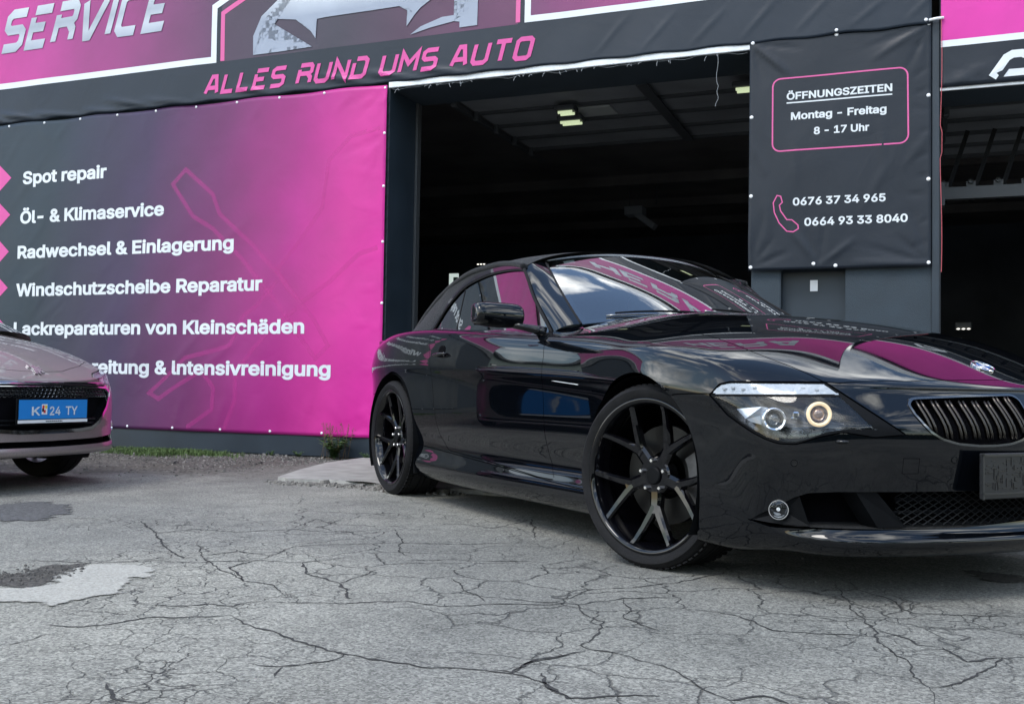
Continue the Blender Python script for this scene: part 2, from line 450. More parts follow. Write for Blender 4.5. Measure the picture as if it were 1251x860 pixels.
# ------------------------------------------------------------------ ground
WB = -.37445; WO = Vector((0,8.58016,0))
WM = Matrix.Translation(WO) @ Matrix.Rotation(WB,4,'Z')          # wall frame: x along the wall, y into the building, z up
def wl(u,v,z=0): return WM @ Vector((u,v,z))
def asphalt_mat():
    m = bpy.data.materials.new('asphalt'); m.use_nodes = True; nt = m.node_tree; N = nt.nodes; L = nt.links; b = N['Principled BSDF']
    tc = N.new('ShaderNodeTexCoord')
    def noise(sc, det=6, ro=.6, dist=0):
        n = N.new('ShaderNodeTexNoise'); n.inputs['Scale'].default_value = sc; n.inputs['Detail'].default_value = det; n.inputs['Roughness'].default_value = ro; n.inputs['Distortion'].default_value = dist
        L.new(tc.outputs['Object'], n.inputs['Vector']); return n.outputs['Fac']
    def ramp(f, p0, p1, c0, c1):
        r = N.new('ShaderNodeValToRGB'); r.color_ramp.elements[0].position = p0; r.color_ramp.elements[1].position = p1
        r.color_ramp.elements[0].color = (*c0,1); r.color_ramp.elements[1].color = (*c1,1); L.new(f, r.inputs['Fac']); return r.outputs['Color']
    def mix(fac, a, bb, mode='MIX'):
        x = N.new('ShaderNodeMixRGB'); x.blend_type = mode
        for s,v in ((0,fac),(1,a),(2,bb)):
            if isinstance(v,(int,float)): x.inputs[s].default_value = v
            elif isinstance(v,tuple): x.inputs[s].default_value = (*v,1)
            else: L.new(v, x.inputs[s])
        return x.outputs['Color']
    def math_(op, a, bb=None, clamp=False):
        x = N.new('ShaderNodeMath'); x.operation = op; x.use_clamp = clamp
        for s,v in ((0,a),(1,bb)):
            if v is None: continue
            if isinstance(v,(int,float)): x.inputs[s].default_value = v
            else: L.new(v, x.inputs[s])
        return x.outputs[0]
    base = ramp(noise(.9,5), .3,.7, (.205,.203,.186), (.290,.286,.261))
    cv = N.new('ShaderNodeTexVoronoi'); cv.inputs['Scale'].default_value = 170; L.new(tc.outputs['Object'], cv.inputs['Vector'])
    cs = N.new('ShaderNodeSeparateColor'); L.new(cv.outputs['Color'], cs.inputs['Color'])
    agg = ramp(cs.outputs[0], .0,1.0, (.52,.52,.52), (1.45,1.45,1.42)); agg = mix(1, agg, ramp(noise(60,4,.7), .35,.65, (.78,.78,.78), (1.22,1.22,1.2)), 'MULTIPLY')
    col = mix(1, base, agg, 'MULTIPLY')
    vo = N.new('ShaderNodeTexVoronoi'); vo.inputs['Scale'].default_value = 120; L.new(tc.outputs['Object'], vo.inputs['Vector'])
    stone = ramp(vo.outputs['Distance'], .16,.24, (1,1,1), (0,0,0))
    vc = N.new('ShaderNodeSeparateColor'); L.new(vo.outputs['Color'], vc.inputs['Color'])
    pick = math_('GREATER_THAN', vc.outputs[0], .60); sm = math_('MULTIPLY', stone, pick)
    col = mix(math_('MULTIPLY', sm, .75), col, (.42,.41,.39))
    # stains
    st = ramp(noise(.35,7,.65,.6), .42,.60, (.74,.75,.77), (1.06,1.06,1.05)); col = mix(1, col, st, 'MULTIPLY')
    st2 = ramp(noise(4.5,6,.7), .35,.55, (.82,.82,.82), (1,1,1)); col = mix(1, col, st2, 'MULTIPLY')
    # alligator cracks where the mask allows
    dn = N.new('ShaderNodeTexNoise'); dn.inputs['Scale'].default_value = 7; dn.inputs['Detail'].default_value = 5; L.new(tc.outputs['Object'], dn.inputs['Vector'])
    ad = N.new('ShaderNodeVectorMath'); ad.operation = 'SCALE'; ad.inputs['Scale'].default_value = .16; L.new(dn.outputs['Color'], ad.inputs[0])
    ad2 = N.new('ShaderNodeVectorMath'); ad2.operation = 'ADD'; L.new(tc.outputs['Object'], ad2.inputs[0]); L.new(ad.outputs[0], ad2.inputs[1])
    cracks = None
    for sc,w,ms,mlo,mhi in ((3.6,.019,.55,.46,.58),(8.5,.024,.8,.50,.62)):
        v = N.new('ShaderNodeTexVoronoi'); v.feature = 'DISTANCE_TO_EDGE'; v.inputs['Scale'].default_value = sc; L.new(ad2.outputs[0], v.inputs['Vector'])
        mk = ramp(noise(ms,3), mlo,mhi, (0,0,0), (1,1,1))
        wv = math_('MULTIPLY', noise(22,3), w*2.0)
        e = N.new('ShaderNodeMapRange'); e.inputs['From Min'].default_value = 0; L.new(wv, e.inputs['From Max']); L.new(v.outputs['Distance'], e.inputs['Value']); e.inputs['To Min'].default_value = 1; e.inputs['To Max'].default_value = 0
        c = math_('MULTIPLY', e.outputs['Result'], mk)
        cracks = c if cracks is None else math_('MAXIMUM', cracks, c)
    col = mix(math_('MULTIPLY', cracks, .82), col, (.05,.05,.05))
    # gravelly edge towards the building
    sp = N.new('ShaderNodeSeparateXYZ'); L.new(tc.outputs['Object'], sp.inputs[0])
    g1 = math_('ADD', math_('MULTIPLY', noise(1.1,6,.65), 2.4), sp.outputs['Y'])      # object space is the wall frame
    gm = N.new('ShaderNodeMapRange'); gm.inputs['From Min'].default_value = -1.35; gm.inputs['From Max'].default_value = -.75; L.new(g1, gm.inputs['Value'])
    left = N.new('ShaderNodeMapRange'); left.inputs['From Min'].default_value = -.6; left.inputs['From Max'].default_value = -1.8; L.new(sp.outputs['X'], left.inputs['Value'])
    gmask = math_('MULTIPLY', gm.outputs['Result'], left.outputs['Result'])
    gv = N.new('ShaderNodeTexVoronoi'); gv.inputs['Scale'].default_value = 42; L.new(tc.outputs['Object'], gv.inputs['Vector'])
    gs = N.new('ShaderNodeSeparateColor'); L.new(gv.outputs['Color'], gs.inputs['Color'])
    gc = ramp(gs.outputs[0], .0,1.0, (.065,.06,.052), (.22,.21,.19)); gd = ramp(gv.outputs['Distance'], .2,.75, (1.1,1.1,1.1), (.35,.35,.35)); gcol = mix(1, gc, gd, 'MULTIPLY')
    gcol = mix(ramp(noise(2.2,6,.7), .40,.62, (0,0,0), (.7,.7,.7)), gcol, (.075,.068,.055))
    col = mix(gmask, col, gcol)
    L.new(col, b.inputs['Base Color']); b.inputs['Roughness'].default_value = .88; b.inputs['Specular IOR Level'].default_value = .35
    h = math_('ADD', math_('MULTIPLY', cs.outputs[0], .10), math_('MULTIPLY', noise(24,5), .16))
    h = math_('SUBTRACT', h, math_('MULTIPLY', cracks, 1.6)); h = math_('ADD', h, math_('MULTIPLY', math_('SUBTRACT', 1.0, gv.outputs['Distance']), math_('MULTIPLY', gmask, 1.2)))
    h = math_('ADD', h, math_('MULTIPLY', noise(2.0,4), .35))
    bp = N.new('ShaderNodeBump'); bp.inputs['Strength'].default_value = .8; bp.inputs['Distance'].default_value = .010; L.new(h, bp.inputs['Height']); L.new(bp.outputs['Normal'], b.inputs['Normal'])
    return m
M['asphalt'] = asphalt_mat()
M['crack'] = mat('crack_fill', (.030,.030,.030), .95, noise=(30,.5), bump=(90,.6))
M['pale_cement'] = mat('pale_cement', (.33,.325,.295), .9, noise=(130,.30), bump=(260,.2))
M['grit'] = mat('dark_grit', (.07,.066,.06), .95, noise=(60,.7), bump=(140,1.0))
M['wet'] = mat('dark_asphalt_patch', (.085,.086,.088), .85, noise=(50,.5), bump=(140,.8))
M['concrete'] = mat('concrete_slab', (.29,.285,.265), .88, noise=(7,.22), bump=(60,.5))
M['stone'] = mat('stone', (.19,.18,.165), .85, noise=(25,.4))
bm = bmesh.new(); bmesh.ops.create_grid(bm, size=220, x_segments=2, y_segments=2)
g = obj('ground', bm, M['asphalt'], kind='structure'); g.matrix_world = WM
def rough_poly(pts, n=10, amp=.02, seed=1):
    """closed outline with a ragged edge"""
    r = random.Random(seed); out = []
    P = [Vector(p) for p in pts]; N_ = len(P)
    for i in range(N_):
        a,b = P[i],P[(i+1)%N_]; d = b-a; k = max(1,int(d.length/.03)); nrm = Vector((-d.y,d.x)).normalized() if d.length else Vector((0,0))
        for q in range(k): out.append(a+d*(q/k)+nrm*r.uniform(-amp,amp))
    return out
def edge_mat(m_, sc=26):
    """lets the underlying ground show through in noisy holes towards the edge of a thin sheet (attribute 'inner' 0..1)"""
    nt = m_.node_tree; N = nt.nodes; L = nt.links; out = [n for n in N if n.type == 'OUTPUT_MATERIAL'][0]; b = N['Principled BSDF']
    at = N.new('ShaderNodeAttribute'); at.attribute_name = 'inner'; tc = N.new('ShaderNodeTexCoord'); n = N.new('ShaderNodeTexNoise'); n.inputs['Scale'].default_value = sc; n.inputs['Detail'].default_value = 8; n.inputs['Roughness'].default_value = .7
    L.new(tc.outputs['Object'], n.inputs['Vector']); ad = N.new('ShaderNodeMath'); ad.operation = 'ADD'; L.new(at.outputs['Fac'], ad.inputs[0]); L.new(n.outputs['Fac'], ad.inputs[1])
    mr = N.new('ShaderNodeMapRange'); mr.inputs['From Min'].default_value = .60; mr.inputs['From Max'].default_value = .78; L.new(ad.outputs[0], mr.inputs['Value'])
    tr = N.new('ShaderNodeBsdfTransparent'); mx = N.new('ShaderNodeMixShader'); L.new(mr.outputs['Result'], mx.inputs[0]); L.new(tr.outputs[0], mx.inputs[1]); L.new(b.outputs[0], mx.inputs[2]); L.new(mx.outputs[0], out.inputs['Surface'])
for k in ('pale_cement','grit','wet'): edge_mat(M[k], 26 if k != 'wet' else 12)
def sheet(name, pts, z, m_, amp=.015, seed=1, kind='structure', step=.022, soft=.07, **kw):
    out = rough_poly(pts, amp=amp, seed=seed); P = np.array([(p.x,p.y) for p in out]); x0,y0 = P.min(0); x1,y1 = P.max(0)
    X = np.arange(x0,x1+step,step); Y = np.arange(y0,y1+step,step); GX,GY = np.meshgrid(X,Y,indexing='ij'); Q = np.stack([GX.ravel(),GY.ravel()],1)
    sd = sdpoly(Q,P); ok = sd < step; idx = -np.ones(len(Q),int); idx[ok] = np.arange(ok.sum()); ny = len(Y); f = []
    I = idx.reshape(GX.shape)
    for i in range(len(X)-1):
        for j in range(ny-1):
            q = (I[i,j],I[i+1,j],I[i+1,j+1],I[i,j+1])
            if min(q) >= 0: f.append(tuple(int(k) for k in q))
    o = pydata(name, [(float(a_),float(b_),z) for a_,b_ in Q[ok]], f, m_, kind=kind); at = o.data.attributes.new('inner','FLOAT','POINT')
    at.data.foreach_set('value', [float(k) for k in np.clip(-sd[ok]/soft,0,1)]); return o
CRACKS = [[(-0.783,2.891),(-0.729,2.811),(-0.66,2.736),(-0.601,2.689),(-0.549,2.62),(-0.467,2.556),(-0.399,2.495),(-0.338,2.457),(-0.257,2.421),(-0.178,2.387),(-0.114,2.39),(-0.049,2.375),(0.014,2.348),(0.056,2.307),(0.085,2.256),(0.14,2.145)],[(-0.399,2.495),(-0.422,2.431),(-0.48,2.396),(-0.54,2.377),(-0.61,2.4)],[(-0.519,2.378),(-0.52,2.292)],[(0.014,2.36),(0.047,2.44),(0.104,2.484),(0.163,2.53)],[(-0.762,3.091),(-0.647,3.074),(-0.508,3.065),(-0.389,3.107),(-0.292,3.114),(-0.204,3.056),(-0.095,3.077),(-0.012,3.103),(0.127,3.094),(0.201,3.153)],[(-1.097,3.02),(-0.981,2.997),(-0.898,3.035),(-0.809,3.01),(-0.762,3.091)],[(-0.196,3.495),(-0.149,3.339),(-0.1,3.233),(-0.069,3.132)],[(-0.562,3.382),(-0.508,3.236),(-0.477,3.134)],[(-0.562,3.382),(-0.495,3.554),(-0.475,3.645)],[(-1.289,4.206),(-1.169,3.874),(-1.019,3.596),(-0.884,3.395),(-0.762,3.327),(-0.685,3.151)],[(-1.255,2.528),(-1.222,2.553),(-1.186,2.65)],[(-0.871,2.22),(-0.818,2.125),(-0.756,2.098)],[(-2.326,4.646),(-2.281,4.814),(-2.131,4.867),(-1.909,4.861)],[(-1.827,3.66),(-1.723,3.718),(-1.507,3.681),(-1.319,3.757),(-1.156,3.724),(-0.939,3.794),(-0.762,3.761),(-0.585,3.932)],[(-0.398,3.846),(-0.228,3.883),(-0.053,3.858),(0.113,3.874)],[(-0.939,3.794),(-0.875,4.128),(-0.774,4.187),(-0.482,4.267),(-0.213,4.259),(0.135,4.359)],[(-0.533,4.706),(-0.447,4.297),(-0.439,4.057),(-0.369,3.9)],[(-1.783,4.877),(-1.543,4.442),(-1.404,4.574),(-1.201,4.51),(-0.982,4.623),(-0.758,4.532),(-0.533,4.706)],[(-0.988,4.653),(-0.947,4.983),(-0.851,4.826),(-0.826,4.998)],[(-1.543,4.442),(-1.377,4.076),(-1.22,3.817),(-1.169,3.874)],[(-0.884,3.395),(-1.0,3.643),(-0.939,3.794)],[(-0.762,3.761),(-0.699,3.536),(-0.562,3.382)],[(-1.243,2.748),(-1.136,2.729),(-1.075,2.76),(-1.007,2.847),(-0.907,2.854),(-0.783,2.891)],[(-1.169,3.874),(-1.061,3.994),(-0.913,3.9)],[(0.117,4.423),(0.111,5.116),(-0.068,4.761),(-0.246,4.9),(-0.457,4.794)],[(-0.053,3.183),(0.027,3.157),(0.145,3.135),(0.215,3.11),(0.235,2.939),(0.273,2.889),(0.227,2.69),(0.188,2.622),(0.207,2.58),(0.278,2.544),(0.343,2.469),(0.4,2.381),(0.428,2.265),(0.475,2.175),(0.492,2.092)],[(-0.037,2.391),(0.013,2.358),(0.065,2.471),(0.139,2.515),(0.206,2.572)],[(0.082,2.362),(0.097,2.247),(0.13,2.172),(0.241,2.193),(0.333,2.198)],[(0.363,3.216),(0.368,3.033),(0.334,2.946),(0.419,2.773)],[(0.587,3.049),(0.665,2.998),(0.709,2.919),(0.731,2.819),(0.808,2.8),(0.884,2.781),(0.979,2.787),(1.021,2.839)],[(1.132,3.564),(1.081,3.272),(1.044,3.083),(1.043,2.97),(1.021,2.839),(0.983,2.717),(0.982,2.608),(0.986,2.508),(0.944,2.377),(0.95,2.294),(0.91,2.175)],[(1.03,2.864),(1.065,2.769),(1.075,2.679),(1.135,2.66)],[(1.171,3.417),(1.222,3.283),(1.214,3.155),(1.218,3.067),(1.351,3.048),(1.535,3.033)],[(1.264,3.287),(1.28,3.223),(1.223,3.096)],[(0.95,2.294),(1.033,2.331),(1.143,2.442),(1.243,2.563),(1.278,2.525)],[(0.145,3.135),(0.266,3.343),(0.411,3.39),(0.567,3.477),(0.693,3.605),(0.819,3.7)],[(0.215,3.11),(0.363,3.216),(0.527,3.229)],[(1.135,2.66),(1.136,2.517),(1.243,2.563)],[(0.475,2.175),(0.556,2.21),(0.597,2.159)]]
def build_cracks():
    r = random.Random(3); bm = bmesh.new()
    for pl in CRACKS:
        pts = [Vector(p) for p in pl]; fine = []
        for i in range(len(pts)-1):
            a,b = pts[i],pts[i+1]; d = b-a; k = max(2,int(d.length/.018)); nr = Vector((-d.y,d.x)).normalized()
            off = 0
            for q in range(k):
                off = off*.6 + r.uniform(-.007,.007); t = q/k; fine.append(a+d*t+nr*off*min(1,4*t*(1-t)+.25))
        fine.append(pts[-1]); N_ = len(fine); w0 = r.uniform(.0022,.0046)
        L_,R_ = [],[]
        for i,p in enumerate(fine):
            d = (fine[min(i+1,N_-1)]-fine[max(i-1,0)]).normalized(); nr = Vector((-d.y,d.x)); t = i/(N_-1); taper = min(1,6*t+.15,6*(1-t)+.15)
            w = w0*taper*r.uniform(.45,1.35)*(1.8 if r.random()<.05 else 1)
            L_.append(bm.verts.new((*(p+nr*w),.0016))); R_.append(bm.verts.new((*(p-nr*w),.0016)))
        for i in range(N_-1): bm.faces.new((L_[i],L_[i+1],R_[i+1],R_[i]))
        # little side branches
        for i in range(4,N_-4,9):
            if r.random() < .5:
                p = fine[i]; a = r.uniform(0,2*pi); ln = r.uniform(.02,.09); prev = p; 
                for q in range(4):
                    a += r.uniform(-.6,.6); nx = prev+Vector((cos(a),sin(a)))*ln/4; nr = Vector((-sin(a),cos(a)))*w0*.40*(1-q/4.5)
                    bm.faces.new([bm.verts.new((*x,.0012)) for x in (prev+nr,nx+nr*.8,nx-nr*.8,prev-nr)]); prev = nx
    obj('asphalt_cracks', bm, M['crack'], kind='stuff')
build_cracks()
PATCH = [(-1.612,3.235),(-1.554,3.226),(-1.507,3.243),(-1.481,3.3),(-1.513,3.425),(-1.54,3.562),(-1.51,3.647),(-1.401,3.665),(-1.321,3.665),(-1.257,3.604),(-1.216,3.512),(-1.179,3.382),(-1.239,3.405),(-1.25,3.361),(-1.215,3.241),(-1.209,3.14),(-1.251,3.088),(-1.285,3.038),(-1.299,2.958),(-1.38,2.974),(-1.454,3.002),(-1.534,2.984),(-1.675,3.066),(-1.705,3.214)]
GRIT = [(-1.779,3.402),(-1.715,3.437),(-1.662,3.488),(-1.645,3.634),(-1.507,3.681),(-1.489,3.583),(-1.524,3.531),(-1.498,3.397),(-1.475,3.286),(-1.525,3.215),(-1.606,3.222),(-1.674,3.203)]
WET = [(-2.739,5.295),(-2.649,5.459),(-2.518,5.558),(-2.289,5.358),(-2.17,5.026),(-2.198,4.774),(-2.423,4.688)]
sheet('cement_patch', PATCH, .004, M['pale_cement'], amp=.02, seed=4)
sheet('broken_asphalt', GRIT, .0022, M['grit'], amp=.02, seed=6)
sheet('dark_asphalt_patch', WET, .003, M['wet'], amp=.05, seed=8)
sheet('pothole_debris', [(1.70,3.60),(1.83,3.56),(1.90,3.66),(1.84,3.78),(1.72,3.82),(1.66,3.70)], .003, M['grit'], amp=.03, seed=9)
# concrete apron before the gate
A = [WM.inverted() @ Vector((x,y,0)) for x,y in ((-1.563,7.024),(-1.559,7.951),(-1.472,8.95))]
bm = bmesh.new(); r = random.Random(2)
front = [(-1.60,6.98),(-1.50,6.82),(-1.35,6.79),(-1.22,6.785),(-1.08,6.745),(-.99,6.71),(-.88,6.61),(-.78,6.53),(-.55,6.42),(-.315,6.30),(.3,6.05),(1.2,5.75),(2.2,5.42),(3.2,5.05),(4.5,4.6)]
fr = []
for i in range(len(front)-1):
    a,b = Vector(front[i]),Vector(front[i+1]); k = max(1,int((b-a).length/.05))
    for q in range(k): p = a+(b-a)*(q/k); fr.append((p.x+r.uniform(-.015,.015), p.y+r.uniform(-.02,.02)))
back = [(5.4,6.25),(-1.30,8.93),(-1.50,8.3),(-1.57,7.6)]
pts = fr+back; top = [bm.verts.new((x,y,.028)) for x,y in pts]; low = [bm.verts.new((x+(.0),y-.012,-.01)) for x,y in pts]
f = bm.faces.new(top); n = len(top)
for k in range(n): bm.faces.new((top[k],top[(k+1)%n],low[(k+1)%n],low[k]))
bmesh.ops.triangulate(bm, faces=[f]); obj('concrete_apron', bm, M['concrete'], kind='structure')
# loose stones on the verge and grit in the hole
def scatter(name, n, fn, smin, smax, m_, seed, flat=.6):
    r = random.Random(seed); V_ = []; F_ = []
    Q = [(-.5,-.5,-.5),(.5,-.5,-.5),(.5,.5,-.5),(-.5,.5,-.5),(-.5,-.5,.5),(.5,-.5,.5),(.5,.5,.5),(-.5,.5,.5)]
    FF = [(0,3,2,1),(4,5,6,7),(0,1,5,4),(1,2,6,5),(2,3,7,6),(3,0,4,7)]
    for _ in range(n):
        x,y,z = fn(r); s = r.uniform(smin,smax)*(2 if r.random()<.04 else 1); a = r.uniform(0,6.3); ca,sa = cos(a)*s,sin(a)*s; k = r.uniform(.7,1.4); b = len(V_); tl = r.uniform(-.25,.25)
        for (p,q,t) in Q:
            tp = .62 if t > 0 else 1
            p = p*k*tp+r.uniform(-.15,.15); q = q*tp+r.uniform(-.15,.15); V_.append((x+p*ca-q*sa, y+p*sa+q*ca, z+s*(.25+flat*(t+r.uniform(-.15,.15))+tl*p*.5)))
        F_ += [tuple(i+b for i in f) for f in FF]
    return pydata(name, V_, F_, m_, kind='stuff')
def verge(r):
    u = r.uniform(-10,-1.5); v = -abs(r.gauss(0,.9))-.02; p = wl(u,v); return p.x,p.y,0
scatter('verge_gravel', 3000, verge, .005,.016, M['stone'], 11)
scatter('dark_gravel', 2600, verge, .006,.018, M.setdefault('dark_stone', mat('dark_stone',(.09,.085,.08),.9,noise=(20,.4))), 12)
scatter('patch_gravel', 260, lambda r: (lambda t: (-1.78+.30*t+r.gauss(0,.02), 3.36+.13*t+r.gauss(0,.07),.003))(r.random()), .004,.010, M['dark_stone'], 13)
scatter('loose_chippings', 500, lambda r: (r.uniform(-3.5,2.6), r.uniform(2.0,7.0), 0), .0025,.006, M['stone'], 14)
def edgeg(r):
    i = r.randrange(0,9); a,b = front[i],front[i+1]; t = r.random(); return a[0]+(b[0]-a[0])*t+r.gauss(0,.04), a[1]+(b[1]-a[1])*t-.05-abs(r.gauss(0,.07)), 0
scatter('apron_rubble', 420, edgeg, .008,.028, M['stone'], 15)
# grass and weeds
M['grass'] = mat('grass', (.075,.125,.035), .7, noise=(12,.45)); M['weed'] = mat('weed_leaf', (.075,.135,.040), .6, noise=(20,.4)); M['dry_stem'] = mat('dry_stem', (.16,.10,.05), .8)
def blades(bm, x, y, z, n, h, spread, r, w=.003):
    for _ in range(n):
        px = x+r.gauss(0,spread); py = y+r.gauss(0,spread); a = r.uniform(0,2*pi); hh = h*r.uniform(.4,1.2); lean = r.uniform(.1,.9)*hh
        d = Vector((cos(a),sin(a),0)); s = Vector((-sin(a),cos(a),0))*w
        p0 = Vector((px,py,z)); p1 = p0+d*lean*.35+Vector((0,0,hh*.65)); p2 = p0+d*lean+Vector((0,0,hh))
        v = [bm.verts.new(q) for q in (p0-s,p0+s,p1+s*.7,p1-s*.7,p2)]
        bm.faces.new((v[0],v[1],v[2],v[3])); bm.faces.new((v[3],v[2],v[4]))
def build_grass():
    r = random.Random(21); bm = bmesh.new()
    for _ in range(520):
        q = r.random()
        clump = sin(3.1*len(bm.verts)*1e-4)
        if q < .55: u = r.gauss(-3.30,.32); v = -.22-abs(r.gauss(0,.20))
        elif q < .80: u = r.choice((-8.2,-5.6,-5.1,-4.7))+r.gauss(0,.14); v = -.05-abs(r.gauss(0,.10))
        else: u = r.uniform(-9,-2.2); v = -r.uniform(.05,.9); nb = 3
        p = wl(u,v); blades(bm, p.x,p.y,0, 18 if q < .80 else 2, .045, .035, r)
    obj('verge_grass', bm, M['grass'], kind='stuff')
build_grass()
def weed(x, y, h, seed, nl, label, w=.011):
    r = random.Random(seed); t = empty('weed', (x,y,0), 0, label, 'plant')
    bl = bmesh.new(); bs = bmesh.new()
    for k in range(nl):
        a = r.uniform(0,2*pi); L_ = h*r.uniform(.45,1.0); d = Vector((cos(a),sin(a),0)); ln = r.uniform(.25,.8)
        P = [d*L_*ln*tt**1.5+Vector((0,0,L_*tt*(1-.15*tt))) for tt in np.linspace(0,1,7)]
        tube(bs, P, [.0022*(1-.7*i/6) for i in range(7)], 4)
        for i in range(1,7):
            for s in (-1,1):
                b = P[i]; aa = a+s*r.uniform(.6,1.5); dd = Vector((cos(aa),sin(aa),r.uniform(-.1,.5))).normalized(); sd = dd.cross(Vector((0,0,1))).normalized()*w*r.uniform(.6,1.1); l2 = w*r.uniform(2.2,4.2)
                v = [bl.verts.new(q) for q in (b, b+dd*l2*.45+sd, b+dd*l2-Vector((0,0,.004)), b+dd*l2*.45-sd)]
                bl.faces.new((v[0],v[1],v[2])); bl.faces.new((v[0],v[2],v[3]))
    obj('leaf', bl, M['weed'], t, kind='stuff'); obj('stem', bs, M['weed'], t, kind='stuff')
    return t
p = wl(-1.62,-.16); wt = weed(p.x,p.y,.25,31,44,'bushy green weed with reddish stalks growing where the pink banner meets the apron',.015)
bs = bmesh.new(); r = random.Random(5)
for k in range(16):
    a = r.uniform(0,6.28); x = r.gauss(0,.07); P = [Vector((x+cos(a)*.05*tt,sin(a)*.05*tt,.30*tt*r.uniform(.9,1.1))) for tt in np.linspace(0,1,5)]; tube(bs, P, .0016, 4)
    for q in range(6): 
        c = P[-1]+Vector((r.gauss(0,.012),r.gauss(0,.012),-r.uniform(0,.08))); bmesh.ops.create_icosphere(bs, subdivisions=1, radius=.004, matrix=Matrix.Translation(c))
obj('seed_stalk', bs, M['dry_stem'], wt, kind='stuff')
p = wl(-2.02,-.12); weed(p.x,p.y,.07,32,12,'small low weed at the wall foot left of the bushy weed',.007)
p = wl(-2.32,-.10); weed(p.x,p.y,.06,33,9,'second low weed further left along the wall foot',.006)
p = wl(-1.33,-.10); weed(p.x,p.y,.09,34,12,'low weed growing at the corner of the gate jamb behind the rear wheel',.007)
# ------------------------------------------------------------------ workshop building (wall frame)
M['wall_dark'] = mat('dark_painted_wall', (.032,.046,.060), .75, noise=(5,.12), bump=(220,.55))
M['wall_smooth'] = mat('dark_sheet_metal', (.022,.033,.046), .45, noise=(3,.15))
M['interior_wall'] = mat('dim_interior_wall', (.07,.08,.10), .9, noise=(1.5,.25))
M['interior_ceiling'] = mat('dim_interior_ceiling', (.13,.12,.115), .9, noise=(1.2,.3))
M['interior_floor'] = mat('workshop_floor', (.12,.12,.12), .5, noise=(2,.3))
M['steel_white'] = mat('white_painted_steel', (.70,.73,.76), .4, noise=(12,.12))
M['door_panel'] = mat('gate_panel', (.20,.21,.22), .5, noise=(3,.2))
M['track'] = mat('galvanised_track', (.07,.075,.08), .55, .3)
def wobj(name, bm, m_, parent=None, **kw):
    o = obj(name, bm, m_, parent, **kw)
    if parent is None: o.matrix_world = WM
    return o
def wempty(name, label, cat, group=None, loc=(0,0,0)):
    o = empty(name, wl(*loc), WB, label, cat, group); return o
BLD = wempty('workshop_building', 'dark grey workshop with two open gates and banners across its front', 'building')
D = .608          # reveal depth
def wb(name, parts, m_, parent=BLD, bevel=0, **kw):
    bm = bmesh.new()
    for (x0,x1,y0,y1,z0,z1) in parts: box(bm, ((x0+x1)/2,(y0+y1)/2,(z0+z1)/2), (x1-x0,y1-y0,z1-z0), bevel=bevel)
    return obj(name, bm, m_, parent, **kw)
TOPZ = 4.95
wb('front_wall', [(-15.4,-1.262,.02,D,0,TOPZ)], M['wall_dark'])
wb('lintel', [(-1.262,1.99,.012,D,3.345,TOPZ)], M['wall_dark'])
wb('pillar_wall', [(1.99,2.205,.02,D,0,TOPZ),(2.697,3.29,.02,D,0,TOPZ),(2.205,2.697,.02,D,1.66,TOPZ)], M['wall_dark'])
wb('lintel', [(3.345,8.8,.012,D,2.93,4.18)], M['wall_dark'])
wb('front_wall', [(8.8,10.5,.02,D,0,4.18)], M['wall_dark'])
wb('low_roof', [(3.34,10.6,-.02,14.1,4.18,4.30)], M['wall_smooth'])
wb('low_flashing', [(3.34,10.6,-.09,-.021,4.16,4.31)], M['steel_white'])
wb('gable_wall', [(3.10,3.285,D,14.0,4.31,TOPZ)], M['wall_dark'])
wb('corner_flashing', [(3.291,3.343,.0,.30,0,3.44)], M['wall_smooth'], bevel=.003)
wb('jamb_lining', [(-1.259,-1.222,.004,D+.02,0,3.343)], M['wall_smooth'])
wb('jamb_edge', [(-1.220,-1.196,D-.10,D-.02,0,3.34)], M['track'], bevel=.003)
wb('plinth', [(-15.4,-1.262,-.012,.018,.012,.215)], M['wall_smooth'])
nd = wb('service_door', [(2.215,2.687,.13,.17,.02,1.65)], M['wall_smooth'])
wb('frame', [(2.205,2.213,.022,.19,0,1.66),(2.689,2.697,.022,.19,0,1.66)], M['wall_dark'], nd)
wb('door_notice', [(2.424,2.480,.118,.128,1.445,1.530)], M['paper'], nd)
wb('side_wall', [(-15.4,-15.2,D,14,0,TOPZ)], M['interior_wall']); wb('side_wall', [(10.3,10.5,D,14,0,4.18)], M['interior_wall'])
wb('back_wall', [(-15.2,10.3,13.6,14,0,TOPZ)], M['interior_wall'])
wb('inner_pier', [(2.0,3.3,D,D+.25,0,4.2)], M['interior_wall'])
wb('roof', [(-15.5,3.31,-.02,14.1,TOPZ,TOPZ+.14)], M['wall_smooth'])
wb('parapet_flashing', [(-15.5,3.31,-.09,-.021,TOPZ-.02,TOPZ+.15)], M['steel_white'])
wb('ceiling', [(-15.2,10.3,D+.001,13.6,4.0,4.06)], M['interior_ceiling'])
wb('floor', [(-9.2,10.3,.02,13.6,-.02,.022)], M['interior_floor'])
for k in range(3): wb('ceiling_beam', [(-9.2,10.3,7.2+2*k,7.38+2*k,3.85,4.0)], M['interior_ceiling'])
# threshold rail over the gate: white strip
wb('gate_top_strip', [(-1.225,1.985,-.022,-.001,3.338,3.392)], M['steel_white'], bevel=.004)
wb('gate_top_strip', [(3.346,8.8,-.018,-.001,2.885,2.912)], M['steel_white'], bevel=.003)
